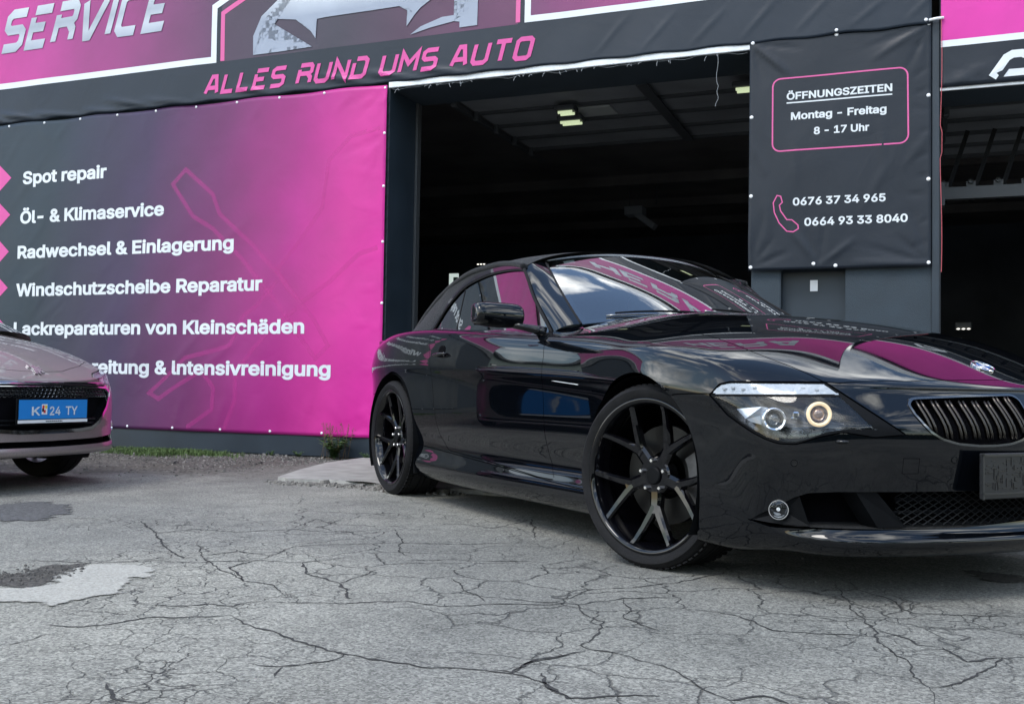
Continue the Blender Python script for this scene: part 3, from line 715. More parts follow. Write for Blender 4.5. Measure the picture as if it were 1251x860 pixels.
# raised sectional gate one: panels one behind the other under the ceiling
def raised_gate(u0,u1,v0,v1,z0,n,rise=.0):
    g_ = empty('sectional_gate', (0,0,0)); g_.parent = BLD
    dv = (v1-v0)/n
    for k in range(n):
        a = v0+k*dv
        wb('gate_panel', [(u0,u1,a+.004,a+dv-.004,z0,z0+.045)], M['door_panel'], g_)
        wb('panel_rib', [(u0,u1,a-.022,a+.022,z0-.030,z0-.001)], M['track'], g_)
    wb('panel_rib', [(u0,u1,v1-.03,v1+.02,z0-.035,z0-.001)], M['track'], g_)
    um = u0+(u1-u0)*.52
    wb('stile', [(um-.05,um+.05,v0,v1,z0-.050,z0-.031)], M['track'], g_)
    for u in (u0-.05,u1+.05):
        wb('track_rail', [(u-.025,u+.025,v0-.2,v1+.55,z0-.05,z0+.0)], M['track'], g_)
        for k in range(n+1):
            v = v0+k*dv; bm = bmesh.new(); box(bm, (u+.06*(1 if u<um else -1),v,z0-.045),(.05,.09,.10), bevel=.01); lathe(bm,[(u+.02,.024),(u+.05,.024)],12,axis='X',center=(0,v,z0-.06)); obj('hinge', bm, M['track'], g_)
    return g_
G1 = raised_gate(-.93,2.6,.75,2.87,3.43,4)
wb('panel_window', [(.02,.42,1.42,1.72,3.415,3.428)], mat('acrylic_pane',(.45,.47,.45),.3), G1)
G2 = raised_gate(3.40,8.4,.75,2.6,2.98,4)
# rollers and gate shaft seen through gate two
bm = bmesh.new()
for k in range(7):
    u = 3.43+.20*k; box(bm, (u+.06,.95,2.52),(.035,.05,.60), rot=(.0,.30,0))
obj('gate_spring', bm, M['black_plastic'], BLD)
for k in range(7):
    bm = bmesh.new(); r_ = lathe(bm, [(.86,.022),(.90,.022)], 12, center=(3.40+.20*k,0,2.385)); bm.faces.new(r_[-1]); box(bm, (3.40+.20*k,.90,2.36),(.07,.03,.05)); obj('roller', bm, M['track'], BLD)
wb('gate_rail', [(3.345,8.8,.82,.90,2.235,2.330)], M['track'])
wb('rail_bracket', [(3.345,3.40,.66,.82,2.16,2.34)], M['track'])
wb('side_track', [(3.346,3.366,D-.08,D,0,2.93)], M['track'])
# lights inside
M['tube_lit'] = mat('lit_tube', (.8,.85,.6), .4, emit=((.85,1,.62),.32)); M['tube_off'] = mat('unlit_tube', (.30,.32,.34), .4)
def ceiling_light(u, v, z, L_, label, lit, rot=0, grp=None):
    t = wempty('ceiling_light', label, 'ceiling light', grp, (u,v,z)); t.rotation_euler = (0,0,WB+rot)
    bm = bmesh.new(); box(bm, (0,0,.04),(L_+.06,.16,.05), bevel=.01); obj('fixture', bm, M['wall_smooth'] if not lit else M['track'], t)
    for s in (-1,1):
        bm = bmesh.new(); tube(bm, [(-L_/2,s*.04,0),(L_/2,s*.04,0)], .014, 8); obj('tube_lamp', bm, M['tube_lit'] if lit else M['tube_off'], t)
    return t
def wat(u_wall, z_wall, v):
    """point at depth v on the sight line through wall point (u,z) (used once while placing inner fittings)"""
    cu,cv,cz_ = 3.139,-7.986,.655; t = (v-cv)/(-cv); return cu+(u_wall-cu)*t, v, cz_+(z_wall-cz_)*t
u,v,z = wat(.50,2.885,1.55); ceiling_light(u,v,z,.20,'short greenish lit strip light hanging below the raised gate panels',True)
u,v,z = wat(.455,2.972,1.2); ceiling_light(u,v,z,.14,'small lit strip light glinting just above the greenish strip light',True)
u,v,z = wat(1.93,3.03,.95); ceiling_light(u,v,z,.14,'lit strip light cut off by the right pillar near the gate top',True)
u,v,z = wat(.12,2.14,9.5); ceiling_light(u,v,z,1.25,'long unlit strip light deep in the dark hall above the car roof',False)
# paper/heater box hanging deep inside
u,v,z = wat(1.06,2.11,8.0); t = wempty('hanging_heater', 'grey box with a slanted duct hanging deep in the dark hall', 'heater', None, (u,v,z))
bm = bmesh.new(); box(bm, (0,0,0),(.30,.3,.14), bevel=.01); obj('box_body', bm, M['unit'] if 'unit' in M else M['tube_off'], t)
bm = bmesh.new(); box(bm, (.16,0,-.14),(.42,.22,.10), rot=(0,.65,0), bevel=.01); obj('duct', bm, M['tube_off'], t)
bm = bmesh.new(); tube(bm, [(.35,0,.10),(.35,0,4.24-z)], .012, 6); tube(bm, [(-.1,0,.06),(-.1,0,4.24-z)], .008, 6); obj('hanger', bm, M['track'], t)
# emergency exit sign
u,v,z = wat(-.555,1.572,11); t = wempty('exit_sign', 'white and green emergency exit sign in the dark hall behind the soft top', 'sign', None, (u,v,z))
bm = bmesh.new(); box(bm, (0,0,0),(.20,.04,.36)); obj('sign_box', bm, mat('sign_white',(.6,.65,.62),.5,emit=((.8,.95,.9),.35)), t)
bm = bmesh.new(); box(bm, (.05,-.024,.05),(.10,.006,.10)); box(bm, (.05,-.024,-.10),(.10,.006,.08)); obj('pictogram', bm, mat('sign_green',(.01,.25,.10),.5), t)
for i,(uu,zz,vv,lb) in enumerate(((-.298,1.721,9,'small lamp glow in the dark hall just above the rear of the soft top'),(.567,1.778,9.5,'small lamp glow in the dark hall just above the windscreen header'),(3.504,1.139,6,'three small lights on a unit in the second gate above the bonnet'))):
    u,v,z = wat(uu,zz,vv); t = wempty('small_lamp', lb, 'lamp', None, (u,v,z))
    bm = bmesh.new(); box(bm, (0,.03,0.04 if i==2 else .02),(.20,.05,.10 if i==2 else .03), bevel=.01); obj('lamp_case', bm, M['track'], t)
    for k in range(3):
        bm = bmesh.new(); bmesh.ops.create_icosphere(bm, subdivisions=1, radius=.016, matrix=Matrix.Translation((-.06+.06*k,-.01,0))@Matrix.Diagonal((1.5,1,.6,1))); obj('bulb', bm, mat('bulb_dim',(.7,.7,.6),.4,emit=((1,.95,.85),1.2)) if (i==0 and k==0) else bpy.data.materials['bulb_dim'], t)
# pale interior cable under the gate
# ------------------------------------------------------------------ banners
def wr(u, z, seed=0, amp=1.0, edges=None):
    """drape of the cloth, metres towards the viewer"""
    u = np.asarray(u,float); z = np.asarray(z,float); s = seed
    w = .0035*np.sin(1.9*u+1.3*z+s)+.0028*np.sin(3.7*u-2.9*z+1.7*s)+.0016*np.sin(7.3*u+5.1*z+.4*s)+.0012*np.sin(-9.1*u+8.3*z+2.2*s)
    return w*amp
FOLDS = {}
def folds(key, u, z):
    w = np.zeros_like(np.asarray(u,float)+np.asarray(z,float))
    for (a,b,c,d,wd,h) in FOLDS.get(key, ()):
        du,dz = c-a,d-b; L2 = du*du+dz*dz; t = np.clip(((u-a)*du+(z-b)*dz)/L2,0,1); q = np.hypot(u-a-t*du, z-b-t*dz)
        ww = wd*(.35+.65*t); w = w + h*np.exp(-(q/ww)**2)*np.sin(pi*np.clip(t*.92+.08,0,1))
    return w
def banner_mat(name, kind):
    m = bpy.data.materials.new(name); m.use_nodes = True; nt = m.node_tree; N = nt.nodes; L = nt.links; b = N['Principled BSDF']
    tc = N.new('ShaderNodeTexCoord'); sp = N.new('ShaderNodeSeparateXYZ'); L.new(tc.outputs['Object'], sp.inputs[0])
    def mr(inp, a, bb, c=0, d=1):
        x = N.new('ShaderNodeMapRange'); x.inputs['From Min'].default_value = a; x.inputs['From Max'].default_value = bb; x.inputs['To Min'].default_value = c; x.inputs['To Max'].default_value = d; L.new(inp, x.inputs['Value']); return x.outputs['Result']
    def add(a, bb):
        x = N.new('ShaderNodeMath'); x.operation = 'ADD'; L.new(a, x.inputs[0]); L.new(bb, x.inputs[1]); return x.outputs[0]
    r = N.new('ShaderNodeValToRGB'); e = r.color_ramp.elements
    dark = (.018,.032,.048,1); plum = (.12,.028,.085,1); pink = (.60,.022,.285,1)
    if kind == 'big':
        f = add(mr(sp.outputs['X'], -5.9,-1.24), mr(sp.outputs['Z'], .2,3.4,.05,-.06))
        e[0].position = .12; e[0].color = dark; e[1].position = .98; e[1].color = pink
        a = e.new(.38); a.color = (.050,.030,.078,1); a = e.new(.58); a.color = (.155,.024,.120,1); a = e.new(.78); a.color = (.37,.020,.205,1); a = e.new(.90); a.color = (.54,.028,.26,1)
        L.new(f, r.inputs['Fac'])
    elif kind == 'left':      # pink fading to dark, left to right
        L.new(mr(sp.outputs['X'], -6.6,-2.9), r.inputs['Fac']); e[0].position = .0; e[0].color = (.60,.035,.30,1); e[1].position = 1; e[1].color = (.075,.045,.085,1)
        a = e.new(.45); a.color = (.36,.045,.22,1)
    elif kind == 'logo':
        L.new(mr(sp.outputs['X'], -3.0,.1), r.inputs['Fac']); e[0].position = 0; e[0].color = (.070,.045,.075,1); e[1].position = 1; e[1].color = (.13,.04,.10,1)
        a = e.new(.4); a.color = (.05,.045,.065,1)
    elif kind == 'right':
        L.new(mr(sp.outputs['X'], .1,3.3), r.inputs['Fac']); e[0].position = 0; e[0].color = (.16,.05,.13,1); e[1].position = 1; e[1].color = (.62,.035,.31,1)
    elif kind == 'pink': 
        L.new(mr(sp.outputs['X'], 3.3,7), r.inputs['Fac']); e[0].position = 0; e[0].color = (.64,.035,.33,1); e[1].position = 1; e[1].color = (.50,.06,.35,1)
    elif kind == 'silver':
        L.new(mr(sp.outputs['Z'], 4.1,4.62), r.inputs['Fac']); e[0].position = 0; e[0].color = (.30,.34,.42,1); e[1].position = 1; e[1].color = (.55,.60,.64,1)
        a = e.new(.3); a.color = (.50,.54,.60,1); a = e.new(.55); a.color = (.36,.40,.46,1)
    else:
        L.new(sp.outputs['X'], r.inputs['Fac']); e[0].color = e[1].color = {'dark':(.012,.020,.033,1),'dark2':(.009,.014,.023,1)}[kind]
    n = N.new('ShaderNodeTexNoise'); n.inputs['Scale'].default_value = 2.0; n.inputs['Detail'].default_value = 8; L.new(tc.outputs['Object'], n.inputs['Vector'])
    dm = N.new('ShaderNodeMixRGB'); dm.blend_type = 'MULTIPLY'; dm.inputs[0].default_value = 1; L.new(r.outputs['Color'], dm.inputs[1])
    rr = N.new('ShaderNodeValToRGB'); rr.color_ramp.elements[0].position = .3; rr.color_ramp.elements[0].color = (.86,.86,.87,1); rr.color_ramp.elements[1].position = .7; rr.color_ramp.elements[1].color = (1.06,1.06,1.06,1); L.new(n.outputs['Fac'], rr.inputs['Fac']); L.new(rr.outputs['Color'], dm.inputs[2])
    L.new(dm.outputs['Color'], b.inputs['Base Color'])
    rg = mr(n.outputs['Fac'], .2,.8,.36,.52); L.new(rg, b.inputs['Roughness']); b.inputs['Specular IOR Level'].default_value = .34
    n2 = N.new('ShaderNodeTexNoise'); n2.inputs['Scale'].default_value = 3.2; n2.inputs['Detail'].default_value = 5; n2.inputs['Distortion'].default_value = 1.2; L.new(tc.outputs['Object'], n2.inputs['Vector'])
    wv = N.new('ShaderNodeTexNoise'); wv.inputs['Scale'].default_value = 420; L.new(tc.outputs['Object'], wv.inputs['Vector'])
    bp0 = N.new('ShaderNodeBump'); bp0.inputs['Strength'].default_value = .08; bp0.inputs['Distance'].default_value = .002; L.new(wv.outputs['Fac'], bp0.inputs['Height'])
    bp = N.new('ShaderNodeBump'); bp.inputs['Strength'].default_value = .22; bp.inputs['Distance'].default_value = .018; L.new(n2.outputs['Fac'], bp.inputs['Height']); L.new(bp0.outputs['Normal'], bp.inputs['Normal']); L.new(bp.outputs['Normal'], b.inputs['Normal'])
    return m
for k in ('big','left','logo','right','pink','silver','dark','dark2'): M['b_'+k] = banner_mat('banner_print_'+k, k)
M['print_white'] = mat('print_white', (.66,.70,.74), .45, noise=(4,.06)); M['print_pink'] = mat('print_pink', (.60,.07,.30), .45, noise=(4,.06)); M['print_pink_thin'] = mat('print_pink_line', (.62,.10,.30), .45)
M['print_ghost'] = mat('print_ghost', (.66,.05,.35), .45, alpha=.26); M['eyelet'] = mat('white_rivet', (.82,.83,.85), .35)
def cloth(name, u0,u1,z0,z1, key, seed, m_, parent, du=.035, y=0, edge=None, amp=1):
    nu = max(2,int((u1-u0)/du)); nz = max(2,int((z1-z0)/du)); v = []; f = []
    U = np.linspace(u0,u1,nu+1); Z = np.linspace(z0,z1,nz+1)
    for i,uu in enumerate(U):
        zz = Z.copy()
        if edge: 
            zz = zz + edge(uu,Z,z0,z1)
        y_ = y - wr(uu,zz,seed,amp) - folds(key,uu,zz)
        for a,b in zip(zz,y_): v.append((uu,b,a))
    for i in range(nu):
        for j in range(nz): q = i*(nz+1)+j; f.append((q,q+nz+1,q+nz+2,q+1))
    # back face for real thickness
    o = pydata(name, v, f, m_, parent, smooth=True); md = o.modifiers.new('t','SOLIDIFY'); md.thickness = .0015; md.offset = 1
    return o
def drape(bm, key, seed, y, lift=.003, amp=1, step=.06):
    xs = [v.co.x for v in bm.verts]; zs = [v.co.z for v in bm.verts]
    for ax,lo,hi in ((0,min(xs),max(xs)),(2,min(zs),max(zs))):
        t = lo+step
        while t < hi-1e-3:
            co = Vector((t,0,0)) if ax == 0 else Vector((0,0,t)); no = Vector((1,0,0)) if ax == 0 else Vector((0,0,1))
            bmesh.ops.bisect_plane(bm, geom=bm.verts[:]+bm.edges[:]+bm.faces[:], plane_co=co, plane_no=no, dist=1e-5); t += step
    c = coords(bm); w = wr(c[:,0],c[:,2],seed,amp)+folds(key,c[:,0],c[:,2])
    for v,q in zip(bm.verts,w): v.co.y += y-float(q)-lift
import os
try: GROTESK = bpy.data.fonts.load(os.path.join(bpy.utils.resource_path('LOCAL'),'datafiles','fonts','Inter.woff2'))     # Blender's own interface typeface
except Exception: GROTESK = None
def text_bm(body, u0, u1, z, cap, bold=.03):
    """lettering as flat faces: every outline filled on its own (holes kept) and thickened by a band along its edge"""
    from mathutils.geometry import tessellate_polygon
    c = bpy.data.curves.new('t','FONT'); c.body = body.replace('Int','lnt')
    if GROTESK: c.font = GROTESK
    c.size = 1; c.resolution_u = 3; c.fill_mode = 'NONE'
    o = bpy.data.objects.new('t', c); COL.objects.link(o); dg = bpy.context.evaluated_depsgraph_get(); dg.update()
    me = bpy.data.meshes.new_from_object(o.evaluated_get(dg)); bpy.data.objects.remove(o); bpy.data.curves.remove(c)
    adj = {}
    for ed in me.edges: p,q = ed.vertices; adj.setdefault(p,[]).append(q); adj.setdefault(q,[]).append(p)
    co = [v.co.copy() for v in me.vertices]; order = [tuple(ed.vertices) for ed in me.edges]; bpy.data.meshes.remove(me)
    seen = set(); loops = []
    nxt = {}
    for p,q in order: nxt.setdefault(p,[]).append(q)
    for s in sorted(adj):
        if s in seen or len(adj[s]) != 2: continue
        lp = [s]; seen.add(s); prev = None; cur = s
        first = nxt.get(s,[adj[s][0]])[0]; prev,cur = s,first
        while cur != s and cur not in seen:
            lp.append(cur); seen.add(cur); n_ = [w for w in adj[cur] if w != prev]; 
            if not n_: break
            prev,cur = cur,n_[0]
        if len(lp) > 2: loops.append([co[i] for i in lp])
    area = lambda L: sum(L[i].x*L[(i+1)%len(L)].y-L[(i+1)%len(L)].x*L[i].y for i in range(len(L)))/2
    def inside(p, L):
        r_ = False
        for i in range(len(L)):
            a_,b_ = L[i],L[(i+1)%len(L)]
            if (a_.y > p.y) != (b_.y > p.y) and p.x < (b_.x-a_.x)*(p.y-a_.y)/(b_.y-a_.y)+a_.x: r_ = not r_
        return r_
    A_ = [area(L) for L in loops]; big = max(A_, key=abs); sg = 1 if big > 0 else -1
    outs = [L for L,q in zip(loops,A_) if q*sg > 0]; holes = [L for L,q in zip(loops,A_) if q*sg <= 0]
    xs = [v.x for v in co]; x0,x1 = min(xs)-bold/2,max(xs)+bold/2; sx = (u1-u0)/(x1-x0); sy = cap/(.727+bold)
    bm = bmesh.new(); k = 0
    T = lambda p,d: (u0+(p.x-x0)*sx, d, z+(p.y+bold/2)*sy)
    for L in outs:
        hs = [h for h in holes if inside(h[0],L)]; polys = [L]+hs; flatv = [p for q in polys for p in q]; d = -.00025*(k%2); k += 1
        vs = [bm.verts.new(T(p,d)) for p in flatv]
        for tri in tessellate_polygon([[Vector((p.x,p.y,0)) for p in q] for q in polys]):
            try: bm.faces.new([vs[i] for i in tri])
            except ValueError: pass
    if bold > 0:
        for L in loops:
            for q in band([(p.x,p.y) for p in L], bold, True):
                try: bm.faces.new([bm.verts.new(T(Vector((p[0],p[1],0)),-.0007)) for p in q])
                except ValueError: pass
    return bm
def flat(parts):
    """list of polygons [(u,z)..] -> bmesh"""
    bm = bmesh.new()
    for k,p in enumerate(parts):
        try: bm.faces.new([bm.verts.new((a,-.00015*(k%5),b)) for a,b in p])
        except ValueError: pass
    bmesh.ops.triangulate(bm, faces=bm.faces[:]); return bm
def band(pts, w, closed=False):
    """quads of a mitred band of width w along a polyline"""
    P = [Vector(p) for p in pts]; n = len(P); L_ = []; R_ = []
    for i,p in enumerate(P):
        a = P[i-1] if (i > 0 or closed) else None; b = P[(i+1)%n] if (i < n-1 or closed) else None
        if a is None: d = (b-p).normalized(); nr = Vector((-d.y,d.x)); k = 1
        elif b is None: d = (p-a).normalized(); nr = Vector((-d.y,d.x)); k = 1
        else:
            d1 = (p-a).normalized(); d2 = (b-p).normalized(); n1 = Vector((-d1.y,d1.x)); n2 = Vector((-d2.y,d2.x)); nr = (n1+n2)
            nr = nr.normalized() if nr.length > 1e-6 else n1; k = min(2.5,1/max(.3,nr.dot(n1)))
        L_.append(p+nr*w/2*k); R_.append(p-nr*w/2*k)
    return [[tuple(L_[i]),tuple(L_[(i+1)%n]),tuple(R_[(i+1)%n]),tuple(R_[i])] for i in range(n if closed else n-1)]
GLY = {'S':[[(.7,1),(.14,1),(0,.88),(0,.62),(.12,.52),(.58,.52),(.7,.42),(.7,.12),(.56,0),(0,0)]],
 'E':[[(.02,1),(.70,1)],[(0,.80),(0,0),(.68,0)],[(.0,.50),(.52,.50)]], 'R':[[(.0,1),(.60,1),(.70,.88),(.70,.62),(.60,.52),(.10,.52)],[(0,.76),(0,0)],[(.52,.48),(.70,.28),(.70,0)]],
 'V':[[(.0,1),(.26,.02),(.40,.02),(.78,1)]], 'I':[[(0,1),(0,0)]], 'C':[[(.7,1),(.12,1),(0,.88),(0,.12),(.12,0),(.66,0)]],
 'A':[[(0,0),(.24,.96),(.48,.96),(.72,0)],[(.16,.30),(.56,.30)]], 'L':[[(0,1),(0,0),(.62,0)]], 'U':[[(0,1),(0,.14),(.12,0),(.56,0),(.70,.14),(.70,1)]],
 'N':[[(0,0),(0,1),(.70,0),(.70,1)]], 'D':[[(0,.78),(0,0),(.56,0),(.70,.14),(.70,.86),(.56,1),(.10,1)]], 'M':[[(0,0),(0,1),(.42,.42),(.84,1),(.84,0)]],
 'T':[[(0,1),(.74,1)],[(.37,.93),(.37,0)]], 'O':[[(.12,0),(.58,0),(.70,.12),(.70,.88),(.58,1),(.12,1),(0,.88),(0,.12)]], 'H':[[(0,1),(0,0)],[(.7,1),(.7,0)],[(.0,.5),(.7,.5)]],
 'Z':[[(0,1),(.7,1),(0,0),(.7,0)]], 'P':[[(0,0),(0,1),(.58,1),(.70,.86),(.70,.58),(.58,.46),(.10,.46)]]}
def sport(text, u0, u1, z, h, t=.17, slant=.26, gap=.34):
    polys = []; x = 0; adv = []
    for ch in text:
        if ch == ' ': x += .55; continue
        strokes = GLY[ch]; w = max(p[0] for s in strokes for p in s)
        for s in strokes:
            closed = ch == 'O'
            s2 = [(a, t/2+b*(1-t)) for a,b in s]
            for q in band(s2, t, closed): polys.append([(a+x, b) for a,b in q])
        x += w+gap
    W_ = x-gap; 
    sx = (u1-u0-slant*h)/(W_+t); out = []
    for p in polys: out.append([(u0+(a+t/2)*sx+slant*b*h, z+b*h) for a,b in p])
    return out
def rivets(parent, pts, key, seed, y, amp=1, r=.0135):
    for (u,z) in pts:
        yy = y-float(wr(u,z,seed,amp))-float(folds(key,u,z)); bm = bmesh.new()
        rr = lathe(bm, [(yy-.0005,r),(yy-.006,r*.85),(yy-.009,r*.45)], 14, center=(u,0,z)); bm.faces.new(rr[-1]); obj('eyelet', bm, M['eyelet'], parent, smooth=True, sharp=50)
# ---- big pink banner
rnd = random.Random(17)
F1 = []
for (u,z) in ((-1.25,3.36),(-1.25,2.9),(-1.25,.22)):
    for k in range(4): a = radians(200+22*k) if z>1 else radians(120+22*k); F1.append((u,z,u+cos(a)*rnd.uniform(.3,.6),z+sin(a)*rnd.uniform(.25,.5),.020,.009*rnd.choice((1,-1))))
for k in range(16):
    u = -8.3+.48*k; z = 3.36; a = radians(rnd.uniform(225,315)); F1.append((u,z,u+cos(a)*.35,z+sin(a)*.30,.025,.006))
    a = radians(rnd.uniform(60,120)); F1.append((u,.22,u+cos(a)*.4,.22+sin(a)*.35,.025,.006))
for k in range(9):
    z = .5+.34*k; F1.append((-1.25,z,-1.25-rnd.uniform(.2,.4),z+rnd.uniform(-.15,.15),.02,.005))
for k in range(18):
    u = rnd.uniform(-6.5,-3.0); z = rnd.uniform(.6,2.9); F1.append((u,z,u+rnd.uniform(.3,.7),z+rnd.uniform(.3,.8),.035,rnd.uniform(.002,.0045)))
FOLDS['big'] = F1
B1 = wempty('service_banner', 'large pink to dark banner listing the services, left of the open gate', 'banner')
cloth('cloth', -8.6,-1.238,.195,3.372,'big',1.0,M['b_big'],B1, y=-.022, edge=lambda u,Z,a,b: .008*np.sin(6.54*u)*((Z-a)/(b-a))**6)
TXT = [('Spot repair',-5.564,-4.431,2.718,.188),('Öl- & Klimaservice',-5.583,-3.702,2.302,.188),('Radwechsel & Einlagerung',-5.600,-2.863,1.934,.188),('Windschutzscheibe Reparatur',-5.603,-2.525,1.536,.188),('Lackreparaturen von Kleinschäden',-5.620,-2.055,1.130,.188),('Lackaufbereitung & Intensivreinigung',-5.640,-1.765,.738,.188)]
for body,a,b_,z,cap in TXT:
    t = text_bm(body,a,b_,z,cap,.056); drape(t,'big',1.0,-.022,.0032); obj('lettering', t, M['print_white'], B1, normals=False, label='white line of lettering reading '+body)
for z in (2.80,2.407,2.015,1.632,1.22,.82):
    t = flat([[(-6.02,z+.19),(-5.90,z+.145),(-5.728,z),(-5.90,z-.145),(-6.02,z-.19),(-6.10,z)]]); drape(t,'big',1.0,-.022,.0032); obj('arrow_mark', t, M['print_pink'], B1, normals=False)
sd = [(-3.449,2.742),(-3.118,2.481),(-3.035,2.286),(-2.649,1.971),(-2.273,1.612),(-1.95,1.25),(-1.80,1.02),(-1.93,.90),(-2.12,1.12),(-2.358,1.421),(-2.737,1.818),(-3.108,2.147),(-3.344,2.277),(-3.603,2.605)]
wrn = [(-1.30,2.98),(-1.60,2.93),(-1.83,2.72),(-1.89,2.284),(-2.10,2.02),(-2.367,1.729),(-2.25,1.55),(-2.09,1.417),(-1.80,1.60),(-1.492,1.85),(-1.30,1.90)]
wr2 = [(-2.367,1.62),(-2.60,1.38),(-2.722,1.31),(-2.88,1.02),(-3.041,.976),(-3.40,.90),(-3.68,.66),(-3.82,.555),(-3.70,.50),(-3.50,.62),(-3.20,.78),(-3.05,.62),(-3.06,.41),(-3.35,.23)]
wr3 = [(-2.921,.22),(-2.80,.50),(-2.798,.766),(-2.60,1.0),(-2.441,1.153),(-2.15,1.36)]
for pl,cl in ((sd,True),(wrn,False),(wr2,False),(wr3,False)):
    t = flat(band(pl,.042,cl)); drape(t,'big',1.0,-.022,.0022); obj('tool_outline', t, M['print_ghost'], B1, normals=False)
rivets(B1, [(-8.2+.485*k,3.352) for k in range(14)]+[(-1.262,3.345),(-1.255,2.93),(-1.253,2.45),(-1.252,1.95),(-1.250,1.40),(-1.250,.92),(-1.262,.23)]+[(-8.0+.56*k,.222) for k in range(12)], 'big',1.0,-.022)
# rope lashing along the right edge
bm = bmesh.new()
for k in range(28): z = .35+.105*k; tube(bm, [(-1.240,-.012,z),(-1.224,-.016,z+.02),(-1.215,-.004,z+.03)], .003, 5)
obj('lashing', bm, M['rubber'], B1, kind='stuff')
# ---- fascia banner
F2 = []
for k in range(17):
    u = -8.2+.485*k; F2.append((u,3.39,u-.75*rnd.uniform(.6,1.0),3.39+rnd.uniform(.03,.16),.034,.022 if u < -4 else .013)); F2.append((u-.05,3.385,u-.5,3.43,.030,-.008))
for k in range(7):
    u = .7+.4*k; F2.append((u,3.42,u+.30,3.42+rnd.uniform(.2,.35),.022,.006))
FOLDS['fascia'] = F2
B2 = wempty('fascia_banner', 'long dark and pink banner across the building above the gates with the workshop name', 'banner')
ZT = 4.90
cloth('cloth', -15.2,3.288,3.385,ZT,'fascia',4.0,M['b_dark'],B2, du=.022, y=-.030, edge=lambda u,Z,a,b: -.006*np.cos(12.9*u)*(1-(Z-a)/(b-a))**6)
def fprint(name, polys, m_, lift=.0035, **kw):
    t = flat(polys); drape(t,'fascia',4.0,-.030,lift,step=.035); return obj(name, t, m_, B2, normals=False, **kw)
fprint('printed_panel', [[(-15.1,3.80),(-3.135,3.80),(-3.17,4.30),(-2.60,4.56),(-2.60,ZT-.02),(-15.1,ZT-.02)]], M['b_left'], .0020)
fprint('printed_panel', [[(-3.06,3.765),(.02,3.765),(.02,ZT-.02),(-2.50,ZT-.02),(-2.50,4.52),(-3.06,4.30)]], M['b_logo'], .0020)
fprint('printed_panel', [[(.135,3.815),(3.28,3.815),(3.28,4.80),(.135,4.80)]], M['b_right'], .0020)
fprint('border_line', band([(-15.1,3.79),(-3.145,3.79),(-3.145,4.31),(-2.58,4.58),(-2.58,ZT-.03)],.062), M['print_white'])
fprint('border_line', band([(3.28,3.80),(.108,3.80),(.108,4.80),(3.28,4.80)],.055), M['print_white'])
fprint('pink_line', band([(-3.045,3.770),(-3.045,4.235),(-2.50,4.50),(-2.50,ZT-.03)],.046), M['print_pink_thin'])
fprint('pink_line', band([(.020,3.780),(.020,ZT-.03)],.040), M['print_pink_thin'])
LOGO_A = [(-2.686,3.788),(-2.692,3.971),(-2.604,4.155),(-2.409,4.301),(-2.20,4.46),(-1.95,4.66),(-1.5,4.74),(-1.15,4.70),(-.90,4.52),(-.70,4.30),(-.796,4.096),(-.911,4.026),(-.969,3.969),(-1.049,3.871),(-1.017,3.996),(-1.042,4.052),(-1.125,4.063),(-1.886,4.057),(-1.987,4.052),(-2.012,4.028),(-1.995,3.87),(-2.048,3.943),(-2.128,4.03),(-2.219,4.075),(-2.563,4.127),(-2.62,4.089),(-2.624,3.952),(-2.582,3.868),(-2.556,3.911),(-2.344,3.887),(-2.031,3.797),(-2.239,3.835),(-2.501,3.848),(-2.513,3.788)]
LOGO_B = [(-1.012,3.792),(-.908,3.855),(-.7,3.915),(-.472,3.919),(-.449,3.895),(-.429,3.987),(-.409,4.131),(-.45,4.25),(-.62,4.42),(-.58,4.44),(-.40,4.27),(-.353,4.123),(-.358,3.801),(-.527,3.8),(-.528,3.852),(-.585,3.863),(-.814,3.833)]
fprint('logo_shape', [LOGO_A], M['b_silver'], .0085); fprint('logo_shape', [LOGO_B], M['b_silver'], .0085)
fprint('lettering', sport('SERVICE',-5.96,-3.60,4.145,.46,t=.215,slant=.30), M['b_silver'], .0075, label='silver slanted lettering reading SERVICE')
fprint('lettering', sport('HERA',.75,2.75,4.08,.46,t=.215,slant=.30), M['b_silver'], .0075, label='silver slanted lettering reading HERA')
fprint('lettering', sport('ALLES RUND UMS AUTO',-3.257,.189,3.446,.205,t=.20,slant=.27), M['print_pink'], .0060, label='pink slanted lettering reading ALLES RUND UMS AUTO')
rivets(B2, [(-8.2+.485*k,3.405) for k in range(0)]+[(2.62,3.415),(3.25,3.42)], 'fascia',4.0,-.030)
# ---- opening hours banner
F3 = []
for (u,z,a0) in ((1.99,3.38,280),(3.28,3.40,200),(1.99,1.62,30),(3.28,1.62,110),(2.5,1.62,60)):
    for k in range(4): a = radians(a0+22*k); F3.append((u,z,u+cos(a)*rnd.uniform(.3,.6),z+sin(a)*rnd.uniform(.25,.5),.022,.010*rnd.choice((1,-.7))))
for k in range(10):
    z = 1.8+.16*k; F3.append((3.28,z,3.28-rnd.uniform(.06,.16),z+rnd.uniform(-.10,.02),.014,-.006))
for k in range(6):
    u = rnd.uniform(2.1,3.1); z = rnd.uniform(1.7,3.0); F3.append((u,z,u+rnd.uniform(-.3,.3),z+rnd.uniform(.3,.5),.04,.004))
FOLDS['hours'] = F3
B3 = wempty('opening_hours_banner', 'dark banner with opening hours and phone numbers on the pillar between the gates', 'banner')
cloth('cloth', 1.972,3.286,1.600,3.402,'hours',7.0,M['b_dark2'],B3, du=.022, y=-.024)
def hp(name, bm, m_, **kw): drape(bm,'hours',7.0,-.024,.0034); return obj(name, bm, m_, B3, normals=False, **kw)
